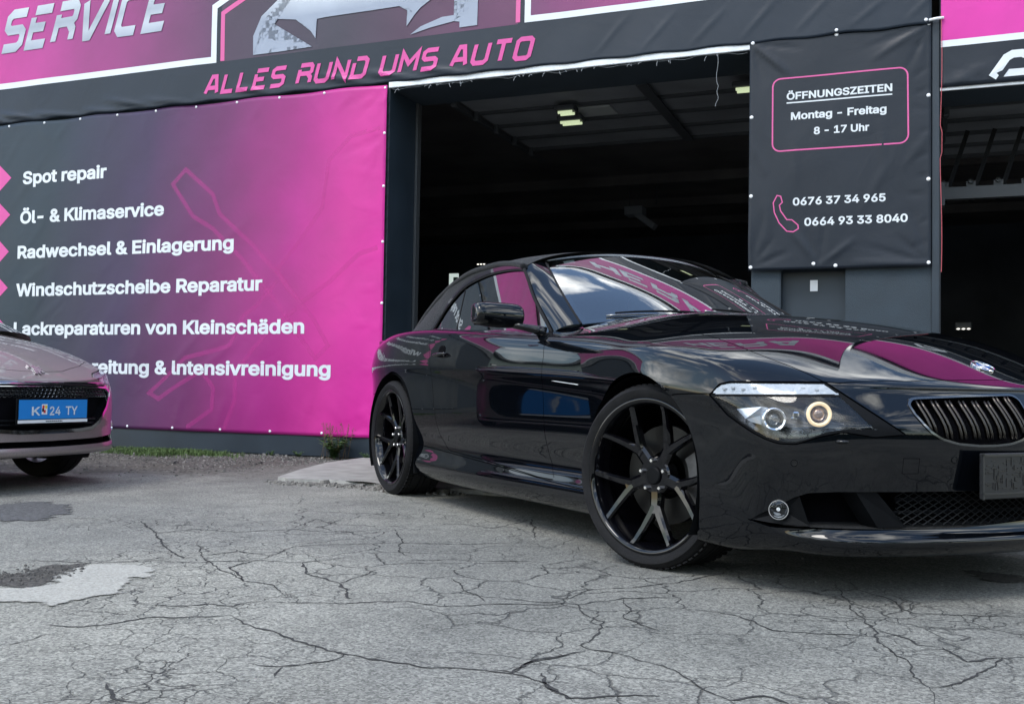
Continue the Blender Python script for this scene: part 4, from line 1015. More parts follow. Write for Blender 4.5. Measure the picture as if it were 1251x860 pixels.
for body,a,b_,z,cap in (('ÖFFNUNGSZEITEN',2.255,3.018,2.912,.080),('Montag - Freitag',2.288,2.978,2.754,.082),('8 - 17 Uhr',2.458,2.857,2.628,.080),('0676 37 34 965',2.306,2.974,2.090,.084),('0664 93 33 8040',2.392,3.127,1.930,.086)):
    hp('lettering', text_bm(body,a,b_,z,cap,.050), M['print_white'], label='white lettering reading '+body)
hp('underline', flat([[(2.255,2.894),(3.018,2.894),(3.018,2.884),(2.255,2.884)]]), M['print_white'])
rb = []
for (cx,cz_,a0) in ((3.125-.06,3.083-.06,0),(2.150+.06,3.083-.06,90),(2.150+.06,2.518+.06,180),(3.130-.06,2.518+.06,270)):
    for k in range(6): a = radians(a0+18*k); rb.append((cx+.06*cos(a),cz_+.06*sin(a)))
hp('rounded_frame', flat(band(rb,.011,True)), M['print_pink_thin'])
ph = [(2.188,2.175),(2.215,2.168),(2.228,2.120),(2.206,2.098),(2.215,2.055),(2.262,1.985),(2.300,1.982),(2.345,1.940),(2.348,1.912),(2.310,1.888),(2.262,1.896),(2.205,1.962),(2.168,2.045),(2.160,2.120)]
hp('phone_symbol', flat(band(ph,.0085,True)), M['print_pink_thin'])
rivets(B3, [(1.995,3.385),(2.62,3.385),(3.27,3.395),(1.990,2.80),(1.990,2.18),(1.990,1.625),(2.46,1.640),(2.62,1.622),(3.27,1.625),(3.268,2.86),(3.268,2.24)], 'hours',7.0,-.024, r=.015)
bm = bmesh.new(); tube(bm, [(3.27,-.045,3.41),(3.32,-.05,3.415),(3.37,-.045,3.418)], .011, 8); obj('tie', bm, M['eyelet'], B3, smooth=True)
# ---- banner over the second gate
FOLDS['second'] = [(3.345,2.93,3.75,3.06,.022,.014),(3.345,2.92,3.85,2.99,.018,.012),(4.3,2.93,4.7,3.1,.02,.01)]
B4 = wempty('second_fascia_banner', 'pink and dark banner with a white letter A over the second gate at the right', 'banner')
cloth('cloth', 3.345,8.8,2.905,4.14,'second',2.0,M['b_dark2'],B4, y=-.026)
def sp_(name, polys, m_, lift=.0035, **kw): t = flat(polys); drape(t,'second',2.0,-.026,lift,step=.12); return obj(name, t, m_, B4, normals=False, **kw)
sp_('printed_panel', [[(3.352,3.235),(8.75,3.235),(8.75,4.12),(3.352,4.12)]], M['b_pink'], .0020)
sp_('border_line', band([(3.352,3.228),(8.75,3.228)],.048), M['print_white'])
sp_('lettering', band([(3.692,2.945),(3.785,3.082),(3.825,3.103),(3.885,3.103),(3.925,3.082),(4.018,2.945)],.056)+[[(3.765,2.945),(3.800,2.995),(3.945,2.995),(3.985,2.945)]], M['print_white'], .005, label='white stylised letter A')
rivets(B4, [(3.99,2.928),(4.9,2.928)], 'second',2.0,-.026)
# red cord hanging at the pillar edge
bm = bmesh.new(); tube(bm, [(3.352+.006*sin(9*t)+.012*(t>.45)*(t<.55), -.045, 3.45-1.9*t) for t in np.linspace(0,1,40)], .0028, 6)
cdr = obj('cord', bm, mat('red_cord',(.42,.08,.10),.6), None, label='thin red cord hanging down the edge of the pillar at the right', category='cord') if False else None
bm2 = bmesh.new(); bm2.free()
o = obj('cord', bm, mat('red_cord',(.42,.08,.10),.6)); o.matrix_world = WM; tag(o, 'thin red cord hanging down the pillar edge beside the right banner', 'cord')
# cable with icicle lights hanging from the gate top
r = random.Random(9); bm = bmesh.new()
tube(bm, [(-1.2+3.15*t, -.006, 3.331-.008*sin(40*t)-.006*sin(91*t)) for t in np.linspace(0,1,90)], .0014, 4)
for k in range(34):
    u = -1.15+r.random()*3.05; ln = r.choice((.02,.03,.04,.05)); a = r.uniform(-.5,.5); tube(bm, [(u,-.006,3.331),(u+a*.03,-.03,3.333-ln*.5),(u+a*.06,-.03,3.333-ln)], .0022, 4)
tube(bm, [(1.72+.006*sin(11*t)+.008*(t>.6)*sin(24*t), -.03, 3.33-.42*t) for t in np.linspace(0,1,24)], .0020, 4)
o = obj('fairy_light_string', bm, mat('pale_cable',(.28,.30,.32),.5)); o.matrix_world = WM; tag(o, 'thin string of unlit fairy lights hanging along the gate top edge', 'light string')
# ------------------------------------------------------------------ black convertible
BMW = empty('parked_car', (1.29035,4.15085,0), radians(26.753)-pi/2, 'glossy black soft-top convertible with black split-spoke wheels, parked before the open gate', 'car')
def build_bmw_body():
    bm, nl = half_body(BODY_V, BODY_F, 4)
    G = .0019
    XZ = lambda c: np.stack([c[:,0],c[:,2]],1); XW = lambda c: np.stack([c[:,0],-c[:,1]],1); WZ = lambda c: np.stack([-c[:,1],c[:,2]],1)
    HS = lambda c: np.stack([-c[:,1]*.766-c[:,0]*.643, c[:,2]],1)
    side = lambda c: -c[:,1] > .55
    frontm = lambda c: (c[:,0] > .45) & (c[:,2] < .69)
    topm = lambda c: (c[:,2] > .655)
    archF = lambda c: np.hypot(c[:,0]+.045, c[:,2]-.345)-.378
    archR = lambda c: np.hypot(c[:,0]+2.735, c[:,2]-.345)-.402
    hl_poly = [(.436,.645),(.403,.682),(.369,.690),(.072,.692),(-.168,.532),(-.075,.523),(.022,.537),(.095,.520),(.163,.495),(.217,.496),(.255,.508),(.293,.526),(.335,.552),(.376,.580)]
    strip_poly = [(.430,.6475),(.413,.668),(.398,.679),(.367,.6855),(.078,.6875),(.031,.655)]
    lens_poly = [(.427,.6405),(.400,.612),(.372,.587),(.335,.560),(.293,.535),(.255,.517),(.217,.505),(.190,.502),(.163,.503),(.130,.512),(.095,.527),(.060,.538),(.022,.545),(-.074,.5485),(.027,.648)]
    HL = lambda c: sdpoly(HS(c), hl_poly); ST = lambda c: sdpoly(HS(c), strip_poly); LN = lambda c: sdpoly(HS(c), lens_poly)
    hlm = lambda c: (c[:,0] > .2) & (-c[:,1] > .35)
    hood_poly = [(-.53,-.1),(-.56,.25),(-.64,.50),(-.735,.645),(-.66,.682),(-.322,.728),(-.08,.732),(.153,.728),(.30,.740),(.414,.743),(.50,.732),(.583,.713),(.65,.702),(.705,.694),(.735,.655),(.770,.55),(.803,.43),(.822,.28),(.832,.13),(.834,-.1)]
    HD = lambda c: sdpoly(XW(c), hood_poly)
    cab_poly = [(-.60,-.1),(-.62,.2),(-.68,.42),(-.77,.60),(-.84,.70),(-1.0,.752),(-1.3,.768),(-1.8,.775),(-2.3,.778),(-2.6,.755),(-2.9,.69),(-3.05,.52),(-3.10,.3),(-3.11,-.1)]
    CB = lambda c: sdpoly(XW(c), cab_poly)
    cbm = lambda c: c[:,2] > .86
    door_poly = [(-.86,1.1),(-.832,.91),(-.803,.80),(-.808,.64),(-.802,.53),(-.790,.36),(-.765,.30),(-.735,.262),(-.88,.263),(-1.37,.299),(-1.84,.320),(-1.885,.332),(-1.965,.40),(-2.015,.54),(-2.045,.683),(-2.062,.805),(-2.11,.92),(-2.17,1.1)]
    DR = lambda c: sdpoly(XZ(c), door_poly)
    drm = lambda c: (-c[:,1] > .6) & (c[:,2] < 1.02) & (c[:,0] > -2.4) & (c[:,0] < -.6)
    rk_line = [(-.2,.243),(-.56,.246),(-.735,.252),(-1.37,.288),(-1.84,.309),(-2.2,.321),(-2.6,.335)]
    RK = lambda c: sdline(XZ(c), rk_line)
    rkm = lambda c: (-c[:,1] > .6) & (c[:,0] < -.25) & (c[:,0] > -2.45) & (c[:,2] < .45)
    bg_line = [(.05,.615),(.145,.631),(.215,.644),(.30,.648),(.366,.649),(.42,.6495)]
    BG = lambda c: sdline(XZ(c), bg_line)
    bgm = lambda c: (-c[:,1] > .6) & (c[:,0] > .1) & (c[:,0] < .44) & (c[:,2] > .5)
    rb_line = [(-2.95,.60),(-3.3,.605),(-3.7,.615),(-4.2,.62)]
    RB = lambda c: sdline(XZ(c), rb_line)
    rbm = lambda c: (c[:,0] < -2.98) & (c[:,2] < .75) & (c[:,2] > .45)
    tl_poly = [(-3.16,-.1),(-3.16,.55),(-3.22,.615),(-3.74,.56),(-3.80,.50),(-3.84,-.1)]
    TL = lambda c: sdpoly(XW(c), tl_poly)
    kid_poly = [(.459,.637),(.44,.6405),(.25,.650),(.055,.6565),(.036,.652),(.027,.640),(.030,.59),(.052,.540),(.080,.520),(.13,.508),(.19,.503),(.26,.502),(.34,.508),(.397,.523),(.43,.542),(.452,.566),(.468,.595),(.472,.622)]
    KD = lambda c: sdpoly(WZ(c), kid_poly)
    int_poly = [(.846,.243),(.838,.264),(.818,.298),(.792,.328),(.765,.345),(.70,.352),(.60,.354),(-.1,.358),(-.1,.262),(.30,.240),(.50,.237),(.63,.235),(.76,.233),(.82,.228)]
    IN = lambda c: sdpoly(WZ(c), int_poly)
    lip = lambda c: c[:,2] - (.150+.0*c[:,0])
    # arches are cut clean, the rest as pairs of gap edges
    cut(bm, archF, lambda c: (-c[:,1] > .5)); cut(bm, archR, lambda c: (-c[:,1] > .5))
    bm.faces.ensure_lookup_table(); C = centroids(bm)
    bmesh.ops.delete(bm, geom=[bm.faces[i] for i in np.nonzero(((archF(C)<0)|(archR(C)<0))&(-C[:,1]>.5))[0]], context='FACES')
    cut(bm, CB, cbm)
    bm.faces.ensure_lookup_table(); C = centroids(bm)
    bmesh.ops.delete(bm, geom=[bm.faces[i] for i in np.nonzero((CB(C)<0)&cbm(C))[0]], context='FACES')
    for fn,mk in ((DR,drm),(RK,rkm),(BG,bgm),(RB,rbm),(HL,hlm)):
        for s in (-G,G): cut(bm, lambda c,fn=fn,s=s: fn(c)-s, mk)
    for s in (-.0005,): cut(bm, lambda c: ST(c)-s, hlm); cut(bm, lambda c: LN(c)-s, hlm)
    for s in (-G,G): cut(bm, lambda c,s=s: HD(c)-s, topm); cut(bm, lambda c,s=s: TL(c)-s, lambda c: c[:,2] > .85)
    cut(bm, lambda c: KD(c)+.0, frontm); cut(bm, lambda c: KD(c)-.007, frontm); cut(bm, IN, frontm)
    bm.verts.index_update(); bm.faces.ensure_lookup_table(); bm.normal_update(); C = centroids(bm)
    lab = np.array(['quarter']*len(C), dtype=object)
    front = C[:,0] > -.40
    sideC = -C[:,1] > .5
    lab[(C[:,0] > -.8) & (C[:,0] < .9)] = 'fender'
    d = DR(C); dm = drm(C); lab[dm & (d < 0)] = 'door'
    r = RK(C); rm_ = (-C[:,1] > .5)&(C[:,0]<-.25)&(C[:,0]>-2.45)&(C[:,2]<.45)
    below = rm_ & (r > 0)
    # sign: positive is left of the polyline direction, found by testing a point
    tst = RK(np.array([[-1.3,-.8,.2]]))[0]
    below = rm_ & (np.sign(r) == np.sign(tst)); lab[below] = 'rocker'
    lab[(C[:,2] < .23) & (C[:,0] < -.25) & (C[:,0] > -2.45)] = 'rocker'
    b = BG(C); tst = BG(np.array([[.3,-.9,.5]]))[0]
    isb = (C[:,0] > .1) & (((C[:,0] > .44)) | (np.sign(b) == np.sign(tst)))
    isb &= (C[:,2] < .75)
    lab[isb & (C[:,0] > -.045)] = 'bumper'
    lab[(C[:,2] < .5) & (C[:,0] > .1)] = 'bumper'
    h = HD(C); hm = topm(C); lab[hm & (h < 0)] = 'hood'
    # fender top outside the hood and outside the headlight
    s_ = HS(C); ftop = (C[:,0] > -.8) & (C[:,2] > .648) & (-C[:,1] > .60) & (h > 0) & (s_[:,0] > .06); lab[ftop & (lab != 'door')] = 'fender'
    rb = RB(C); tst = RB(np.array([[-3.5,-.7,.4]]))[0]
    lab[(C[:,0] < -2.9) & (C[:,2] < .8) & (np.sign(rb) == np.sign(tst))] = 'rear_bumper'
    t = TL(C); lab[(C[:,2] > .85) & (t < 0)] = 'trunk'
    hl = HL(C); hm2 = hlm(C); lab[hm2 & (hl < 0)] = 'trim'; lab[hm2 & (ST(C) < 0)] = 'strip'; lab[hm2 & (LN(C) < 0)] = 'lens'
    k = KD(C); fm = frontm(C); lab[fm & (k < .007)] = 'kring'; lab[fm & (k < 0)] = 'kidney'
    lab[fm & (IN(C) < 0)] = 'intake'
    gap = (dm & (np.abs(d) < G*.98)) | (rkm(C) & (np.abs(r) < G*.98)) | (bgm(C) & (np.abs(b) < G*.98)) | (rbm(C) & (np.abs(rb) < G*.98)) | (hm2 & (np.abs(hl) < G*.98)) | (hm & (np.abs(h) < G*.98)) | ((C[:,2] > .85) & (np.abs(t) < G*.98))
    lab[gap & ~np.isin(lab, ['kidney','kring','intake'])] = 'gap'
    S = lambda *n: np.nonzero(np.isin(lab, n))[0]
    P = M['black_paint']
    extract(bm, nl, S('hood'), 'hood', P, BMW, weld=True)
    extract(bm, nl, S('bumper'), 'front_bumper', P, BMW, weld=True, rim=.02)
    extract(bm, nl, S('rear_bumper'), 'rear_bumper', P, BMW, weld=True)
    extract(bm, nl, S('trunk'), 'boot_lid', P, BMW, weld=True)
    extract(bm, nl, S('quarter'), 'rear_body', P, BMW, weld=True)
    extract(bm, nl, S('gap'), 'panel_gap', M['matte_black'], BMW, rim=0, offset=-.0095, weld=True)
    for s in (1,-1):
        extract(bm, nl, S('fender'), 'fender', P, BMW, side=s, rim=.016)
        dd = extract(bm, nl, S('door'), 'door', P, BMW, side=s)
        extract(bm, nl, S('rocker'), 'side_sill', P, BMW, side=s)
        hl_ = extract(bm, nl, S('trim'), 'headlight', M['black_plastic'], BMW, side=s, offset=-.002)
        extract(bm, nl, S('strip'), 'indicator_strip', M['led_strip'], hl_, side=s, offset=-.003, rim=.012)
        extract(bm, nl, S('lens'), 'lens', M['lens_glass'], hl_, side=s, offset=-.003, rim=0)
        extract(bm, nl, S('lens'), 'housing', M['hl_housing'], hl_, side=s, offset=-.085, rim=-.075)
        extract(bm, nl, S('kring'), 'grille_ring', M['ring_chrome'], BMW, side=s, offset=.0035, rim=.014)
        kd = extract(bm, nl, S('kidney'), 'kidney_grille', M['matte_black'], BMW, side=s, offset=-.055, rim=-.045)
        # vertical slats in pairs
        for i in range(8):
            w0 = .445-i*.0515
            sb = bmesh.new()
            for dw in (0,.016):
                w = w0-dw
                pts = []
                for z in np.linspace(.50,.655,9):
                    ww = w - .022*(.655-z)/.15
                    if sdpoly(np.array([[ww,z]]), kid_poly)[0] < .002: pts.append((ww,z))
                if len(pts) < 2: continue
                pp = []
                for ww,z in pts:
                    x = .955 - .95*0 ; x = front_x(ww, z)
                    pp.append((x-.006 - .03*0, -ww*s, z))
                tube(sb, pp, .0042, 6, flat=1.9)
            if len(sb.verts): obj('slat', sb, M['dark_chrome'], kd, smooth=True)
            else: sb.free()
    BMW_bm[0] = bm
    return bm, nl
BMW_bm = [None]
M['led_strip'] = mat('led_strip', (.34,.38,.43), .35, coat=.5, bump=(60,.6))
M['hl_housing'] = mat('lamp_housing', (.05,.052,.055), .25, .6)
M['ring_chrome'] = mat('grille_surround', (.16,.17,.18), .15, 1)
from mathutils.bvhtree import BVHTree
_m = cc_interp(BODY_V, BODY_F, 3, 3)
BODY_BVH = BVHTree.FromPolygons([tuple(v.co) for v in _m.vertices], [tuple(q.vertices) for q in _m.polygons]); bpy.data.meshes.remove(_m)
def front_x(w, z):
    h = BODY_BVH.ray_cast(Vector((3,-w,z)), Vector((-1,0,0))); return h[0].x if h[0] else .85
def side_w(x, z):
    h = BODY_BVH.ray_cast(Vector((x,-3,z)), Vector((0,1,0))); return -h[0].y if h[0] else .9
def top_z(x, w):
    h = BODY_BVH.ray_cast(Vector((x,-w,3)), Vector((0,0,-1))); return h[0].z if h[0] else .9
build_bmw_body()
# ------------------------------------------------------------------ wheels
def build_wheel(parent, cx, cy, rz, R=.340, Wd=.245, RL=.288, out=-1, nuts=True):
    """out=-1: outer face looks towards -y"""
    w = empty('wheel', (cx,cy,R), rz); w.parent = parent
    o = out
    bm = bmesh.new(); y0 = o*Wd/2
    # tyre section from outer bead round the tread to the inner bead
    prof = [(.94,RL-.004),(.985,RL+.006),(1.04,RL+.020),(1.05,RL+.032),(1.0,R-.016),(.93,R-.006),(.80,R-.001),(.60,R),(.585,R-.007),(.535,R-.007),(.52,R),(.16,R),(.145,R-.007),(.095,R-.007),(.08,R),
            (-.08,R),(-.095,R-.007),(-.145,R-.007),(-.16,R),(-.52,R),(-.535,R-.007),(-.585,R-.007),(-.6,R),(-.8,R-.001),(-.93,R-.006),(-1.0,R-.016),(-1.05,R-.032),(-.97,RL),(-.9,RL-.02)]
    lathe(bm, [(y0*a, r) for a,r in prof], 96)
    obj('tyre', bm, M['rubber'], w, smooth=True, sharp=35)
    bm = bmesh.new()   # tread blocks on the shoulder
    for k in range(72):
        t = 2*pi*k/72
        for s in (1,-1):
            c = Vector(((R-.001)*cos(t), y0*.70*s, (R-.001)*sin(t)))
            box(bm, c, (.006,Wd*.17,.017), rot=(0,-t,.35*s))
    tb = obj('tread_block', bm, M['rubber'], w, kind='stuff')
    bm = bmesh.new()
    prof = [(.965,RL-.010),(.99,RL),(1.0,RL-.003),(.985,RL-.012),(.955,RL-.016),(.90,RL-.020),(.70,RL-.030),(.35,RL-.036),(-.55,RL-.040),(-.9,RL-.03),(-.95,RL),(-.98,RL)]
    lathe(bm, [(y0*a, r) for a,r in prof], 96)
    rim = obj('rim', bm, M['wheel_black'], w, smooth=True, sharp=40)
    # Y spokes
    def bar(bm, pts, wd, dp):
        """pts in (r, angle, depth); box bar with tapering width"""
        N = len(pts); rings = []
        P = [Vector((r*cos(a), o*(Wd/2-d), r*sin(a))) for r,a,d in pts]
        for i,p in enumerate(P):
            d = (P[min(i+1,N-1)]-P[max(i-1,0)]).normalized(); yv = Vector((0,o,0)); sx = d.cross(yv).normalized(); nv = sx.cross(d).normalized()
            if nv.dot(yv) < 0: nv = -nv
            hw = wd[i]/2; h = dp[i]
            rings.append([bm.verts.new(p+sx*a*hw+nv*b) for a,b in ((-.55,0),(.55,0),(1,-.008),(.85,-h),(-.85,-h),(-1,-.008))])
        for i in range(N-1):
            A,B = rings[i],rings[i+1]
            for k in range(6): bm.faces.new((A[k],A[(k+1)%6],B[(k+1)%6],B[k]))
        bm.faces.new(rings[0]); bm.faces.new(rings[-1][::-1])
    phase = radians(-90+3)
    for k in range(5):
        a0 = phase+2*pi*k/5
        bm = bmesh.new()
        bar(bm, [(.045,a0,.052),(.085,a0,.050),(.118,a0,.046),(.140,a0,.042)], [.052,.052,.050,.040], [.034,.034,.034,.03])
        for s in (-1,1):
            bar(bm, [(.112,a0+s*.04,.046),(.145,a0+s*.13,.041),(.20,a0+s*.245,.032),(.25,a0+s*.315,.022),(RL-.008,a0+s*.355,.010)], [.032,.034,.029,.025,.026], [.03,.03,.03,.028,.02])
        obj('spoke', bm, M['wheel_black'], w, smooth=True, sharp=25)
    bm = bmesh.new()
    r = lathe(bm, [(y0-o*.120,.072),(y0-o*.058,.072),(y0-o*.052,.066),(y0-o*.052,.034)], 40)
    obj('hub', bm, M['wheel_black'], w, smooth=True, sharp=30)
    bm = bmesh.new(); r = lathe(bm, [(y0-o*.056,.0335),(y0-o*.046,.0335),(y0-o*.042,.029)], 40); bm.faces.new(r[-1])
    obj('centre_cap', bm, M['black_plastic'], w, smooth=True, sharp=30)
    for k in range(5):
        a = phase+2*pi*(k+.5)/5; bm = bmesh.new()
        r = lathe(bm, [(y0-o*.060,.0085),(y0-o*.040,.0085),(y0-o*.036,.006)], 6, center=(.056*cos(a),0,.056*sin(a))); bm.faces.new(r[-1])
        obj('wheel_nut', bm, M['nut'], w)
    bm = bmesh.new(); r = lathe(bm, [(y0-o*.125,.186),(y0-o*.125,.09),(y0-o*.150,.09),(y0-o*.150,.186)], 56, close=True)
    obj('brake_disc', bm, M['disc_metal'], w, smooth=True, sharp=30)
    bm = bmesh.new()
    th = [radians(d) for d in range(-32,33,8)]
    A = []
    for yy in (y0-o*.100, y0-o*.175):
        A.append([bm.verts.new((rr*cos(t), yy, rr*sin(t))) for rr,ts in ((.205,th),(.125,th[::-1])) for t in ts])
    n = len(A[0]); bm.faces.new(A[0]); bm.faces.new(A[1][::-1])
    for k in range(n): bm.faces.new((A[0][k],A[1][k],A[1][(k+1)%n],A[0][(k+1)%n]))
    obj('brake_caliper', bm, M['cast_metal'], w)
    return w
M['wheel_black'] = mat('wheel_black', (.002,.002,.003), .3, coat=1, coat_rough=.03, spec=.0)
M['nut'] = mat('wheel_nut_steel', (.75,.75,.76), .25, 1)
STEER = radians(15)
for s in (-1,1):
    kp = Vector((0, s*.67)); off = Vector((0, s*.10)); 
    off = Vector((off.x*cos(STEER)-off.y*sin(STEER), off.x*sin(STEER)+off.y*cos(STEER)))
    build_wheel(BMW, kp.x+off.x-.060, kp.y+off.y, STEER, out=s)
    build_wheel(BMW, -2.755, s*.765, 0, R=.345, RL=.290, out=s)
# ------------------------------------------------------------------ wells, floor
def build_wells():
    for x,R in ((-.045,.372),(-2.735,.396)):
        for s in (-1,1):
            bm = bmesh.new(); rings = []
            A = [radians(d) for d in range(-30,211,8)]
            for yy in (.905,.80,.60,.56):
                rr = R-(.004 if yy>.85 else 0); rings.append([bm.verts.new((x+rr*cos(t), s*min(yy, .893 if yy>.85 else yy), .345+rr*sin(t))) for t in A])
            for i in range(3):
                for k in range(len(A)-1): bm.faces.new((rings[i][k],rings[i][k+1],rings[i+1][k+1],rings[i+1][k]))
            bm.faces.new(rings[-1])
            obj('wheel_arch_liner', bm, M['black_plastic'], BMW, smooth=True, sharp=40)
    bm = bmesh.new()
    box(bm, (-1.38,0,.205), (2.0,1.62,.10)); box(bm, (-2.74,0,.24), (.72,1.10,.12)); box(bm, (0,0,.24), (.74,1.10,.12)); box(bm, (.49,0,.215), (.24,1.46,.11)); box(bm, (.705,0,.215), (.19,1.06,.11)); box(bm, (-3.45,0,.33), (.7,1.1,.12))  # floor boxes made bigger to block light and deepen the shade beneath the car
    obj('underbody', bm, M['matte_black'], BMW)
    bm = bmesh.new(); tube(bm, [(-2.755,-.7,.33),(-2.755,.7,.33)], .04, 8); tube(bm, [(-.0,-.62,.33),(-.0,.62,.33)], .035, 8)
    box(bm, (-.05,0,.45),(.5,.9,.3)); obj('axle', bm, M['cast_metal'], BMW)
build_wells()
# mud flap strake behind the front wheel & before the rear one
for s in (-1,1):
    bm = bmesh.new(); box(bm, (-2.36,s*.80,.215),(.02,.16,.11), rot=(0,-.15,0)); obj('air_deflector', bm, M['black_plastic'], BMW)
# ------------------------------------------------------------------ front bumper inserts
def grid_from(fn, nu, nv):
    v = []; f = []
    for i in range(nu):
        for j in range(nv): v.append(fn(i/(nu-1), j/(nv-1)))
    for i in range(nu-1):
        for j in range(nv-1): a = i*nv+j; f.append((a,a+nv,a+nv+1,a+1))
    return v,f
def build_intake():
    fb = BMW
    # deep dark box behind the opening
    v,f = grid_from(lambda a,b: (front_x(min(.76,abs(.76*(2*a-1))), .30)-.13-.02*b, .76*(2*a-1), .215+.15*b), 41, 3)
    pydata('intake_back', v, f, M['matte_black'], fb)
    v,f = grid_from(lambda a,b: (front_x(min(.80,abs(.80*(2*a-1))), .245)-.006-.13*b, .80*(2*a-1), .2385+.006*b), 61, 4)
    pydata('intake_floor', v, f, M['grit_plastic'], fb, smooth=True)
    v,f = grid_from(lambda a,b: (front_x(min(.80,abs(.80*(2*a-1))), .352)-.012-.13*b, .80*(2*a-1), .361+.004*b), 41, 3)
    pydata('intake_roof', v, f, M['matte_black'], fb, smooth=True)
    # hexagonal/diamond mesh in the middle
    def mesh_panel(w0, w1, inset, name):
        bm = bmesh.new(); cell = .030; hz = .017
        z0,z1 = .246,.352
        for sgn in (1,-1):
            c = -2.0
            while c < 2.0:
                p = []
                for z in np.linspace(z0,z1,7):
                    w = c + sgn*(z-z0)*1.75
                    if w0 <= w <= w1: p.append((front_x(abs(w), max(z,.25))-inset, -w, z))
                if len(p) >= 2: tube(bm, p, .0018, 4, caps=False)
                c += .036
        return bm
    bm = mesh_panel(-.515,.515,.032,'m'); obj('lower_grille_mesh', bm, M['mesh_plastic'], fb, kind='stuff')
    bm = bmesh.new()
    for z in (.285,.325): tube(bm, [(front_x(abs(w), z)-.045, w, z) for w in np.linspace(-.50,.50,21)], .006, 6)
    obj('grille_bar', bm, M['black_plastic'], fb)
    for s in (-1,1):
        # blade between the duct and the mesh
        bm = bmesh.new()
        top = [(front_x(w,.35)-.010, s*w, .354) for w in (.645,.585)]; bot = [(front_x(w,.25)-.012, s*w, .2420) for w in (.575,.485)]
        q = []
        for dx in (0,-.07):
            q.append([bm.verts.new((p[0]+dx,p[1],p[2])) for p in (top[0],top[1],bot[1],bot[0])])
        bm.faces.new(q[0]); bm.faces.new(q[1][::-1])
        for k in range(4): bm.faces.new((q[0][k],q[1][k],q[1][(k+1)%4],q[0][(k+1)%4]))
        obj('intake_blade', bm, M['black_plastic'], fb)
        # fog lamp pod
        v = []; pod = [(.842,.247),(.834,.266),(.815,.297),(.790,.324),(.778,.333),(.768,.30),(.757,.262),(.750,.2405),(.80,.241),(.818,.242)]
        bm = bmesh.new()
        cx = front_x(.80,.28)-.018
        fr = [bm.verts.new((front_x(min(w,.84),z)-.006, s*w, z)) for w,z in pod]; bk = [bm.verts.new((front_x(min(w,.84),z)-.08, s*w, z)) for w,z in pod]
        c = bm.verts.new((cx, s*.79, .280)); n = len(pod)
        for k in range(n):
            bm.faces.new((fr[k],fr[(k+1)%n],bk[(k+1)%n],bk[k])); bm.faces.new((fr[k],fr[(k+1)%n],c))
        pod_o = obj('fog_lamp', bm, M['black_plastic'], fb)
        # round lamp, facing forward
        F = Vector((.78, s*.62, 0)).normalized(); c0 = Vector((front_x(.812,.288)+.004, s*.818, .287)); R = F.to_track_quat('X','Z').to_matrix().to_4x4()
        mt = Matrix.Translation(c0) @ R
        for nm,mt_,prof in (('bezel',M['chrome'],[(-.02,.031),(.003,.031),(.003,.0285),(-.002,.028)]),('reflector',M['chrome'],[(-.002,.028),(-.02,.022),(-.03,.008),(-.031,.002)]),('bulb',M['frost'],[(-.03,.006),(-.012,.006),(-.008,.002)])):
            bm = bmesh.new(); r = lathe(bm, prof, 32, axis='X'); 
            if nm != 'bezel': bm.faces.new(r[-1])
            bm.transform(mt); obj(nm, bm, mt_, pod_o, smooth=True, sharp=40)
        bm = bmesh.new(); r = lathe(bm, [(.0025,.0285),(.006,.018),(.007,.004)], 32, axis='X'); bm.faces.new(r[-1]); bm.transform(mt); obj('lens', bm, M['lens_glass'], pod_o, smooth=True)
        # parking sensors
        for w,z in ((.800,.437),(.350,.455)):
            x = front_x(w,z); nv = Vector((front_x(w-.02,z)-x, 0, 0)); slope = (front_x(w-.02,z)-front_x(w+.02,z))/.04
            F = Vector((1, s*slope, 0)).normalized(); mt = Matrix.Translation(Vector((x, s*w, z))) @ F.to_track_quat('X','Z').to_matrix().to_4x4()
            bm = bmesh.new(); lathe(bm, [(-.004,.0115),(.0015,.0115),(.0015,.0095),(-.001,.0095)], 20, axis='X'); bm.transform(mt); sn = obj('parking_sensor', bm, M['black_plastic'], fb, smooth=True, sharp=40)
            bm = bmesh.new(); r = lathe(bm, [(-.001,.0095),(.0,.0085)], 20, axis='X'); bm.faces.new(r[-1]); bm.transform(mt); obj('face', bm, M['gloss_black'], sn)
    # tow-eye cover outline
    s = -1; x0 = front_x(.495,.435)
    bm = bmesh.new(); pts = [(w,z) for w,z in ((.470,.412),(.522,.412),(.522,.459),(.470,.459))]
    tube(bm, [(front_x(w,z)+.0004, -w, z) for w,z in pts], .0012, 4, closed=True); obj('tow_eye_cover', bm, M['matte_black'], fb)
    # headlight washer cover
    for s in (-1,1):
        bm = bmesh.new(); c = Vector((front_x(.70,.505)+.004, s*.70, .508)); 
        bmesh.ops.create_icosphere(bm, subdivisions=2, radius=1, matrix=Matrix.Translation(c)@Matrix.Rotation(s*.9,4,'Z')@Matrix.Diagonal((.012,.022,.007,1))); obj('washer_nozzle', bm, M['black_paint'], fb, smooth=True)
    # lip highlight blade of the splitter
    # number plate holder, empty plate bracket with raised speckled pattern
    z0,z1 = .335,.478; hw = .300; xp = front_x(0,.40)+.030
    th = .10
    bm = bmesh.new(); box(bm, (xp,0,(z0+z1)/2),(.012,2*hw,z1-z0), bevel=.003)
    pl = obj('plate_holder', bm, M['plate_grey'], fb)
    bm = bmesh.new()
    for a,b,c,d in ((-hw,hw,z1-.010,z1-.003),(-hw,hw,z0+.014,z0+.020),(-hw,-hw+.007,z0,z1),(hw-.007,hw,z0,z1)):
        box(bm, (xp+.008,(a+b)/2,(c+d)/2),(.005,b-a,d-c))
    obj('frame', bm, M['plate_edge'], pl)
    rnd = random.Random(5); bm = bmesh.new()
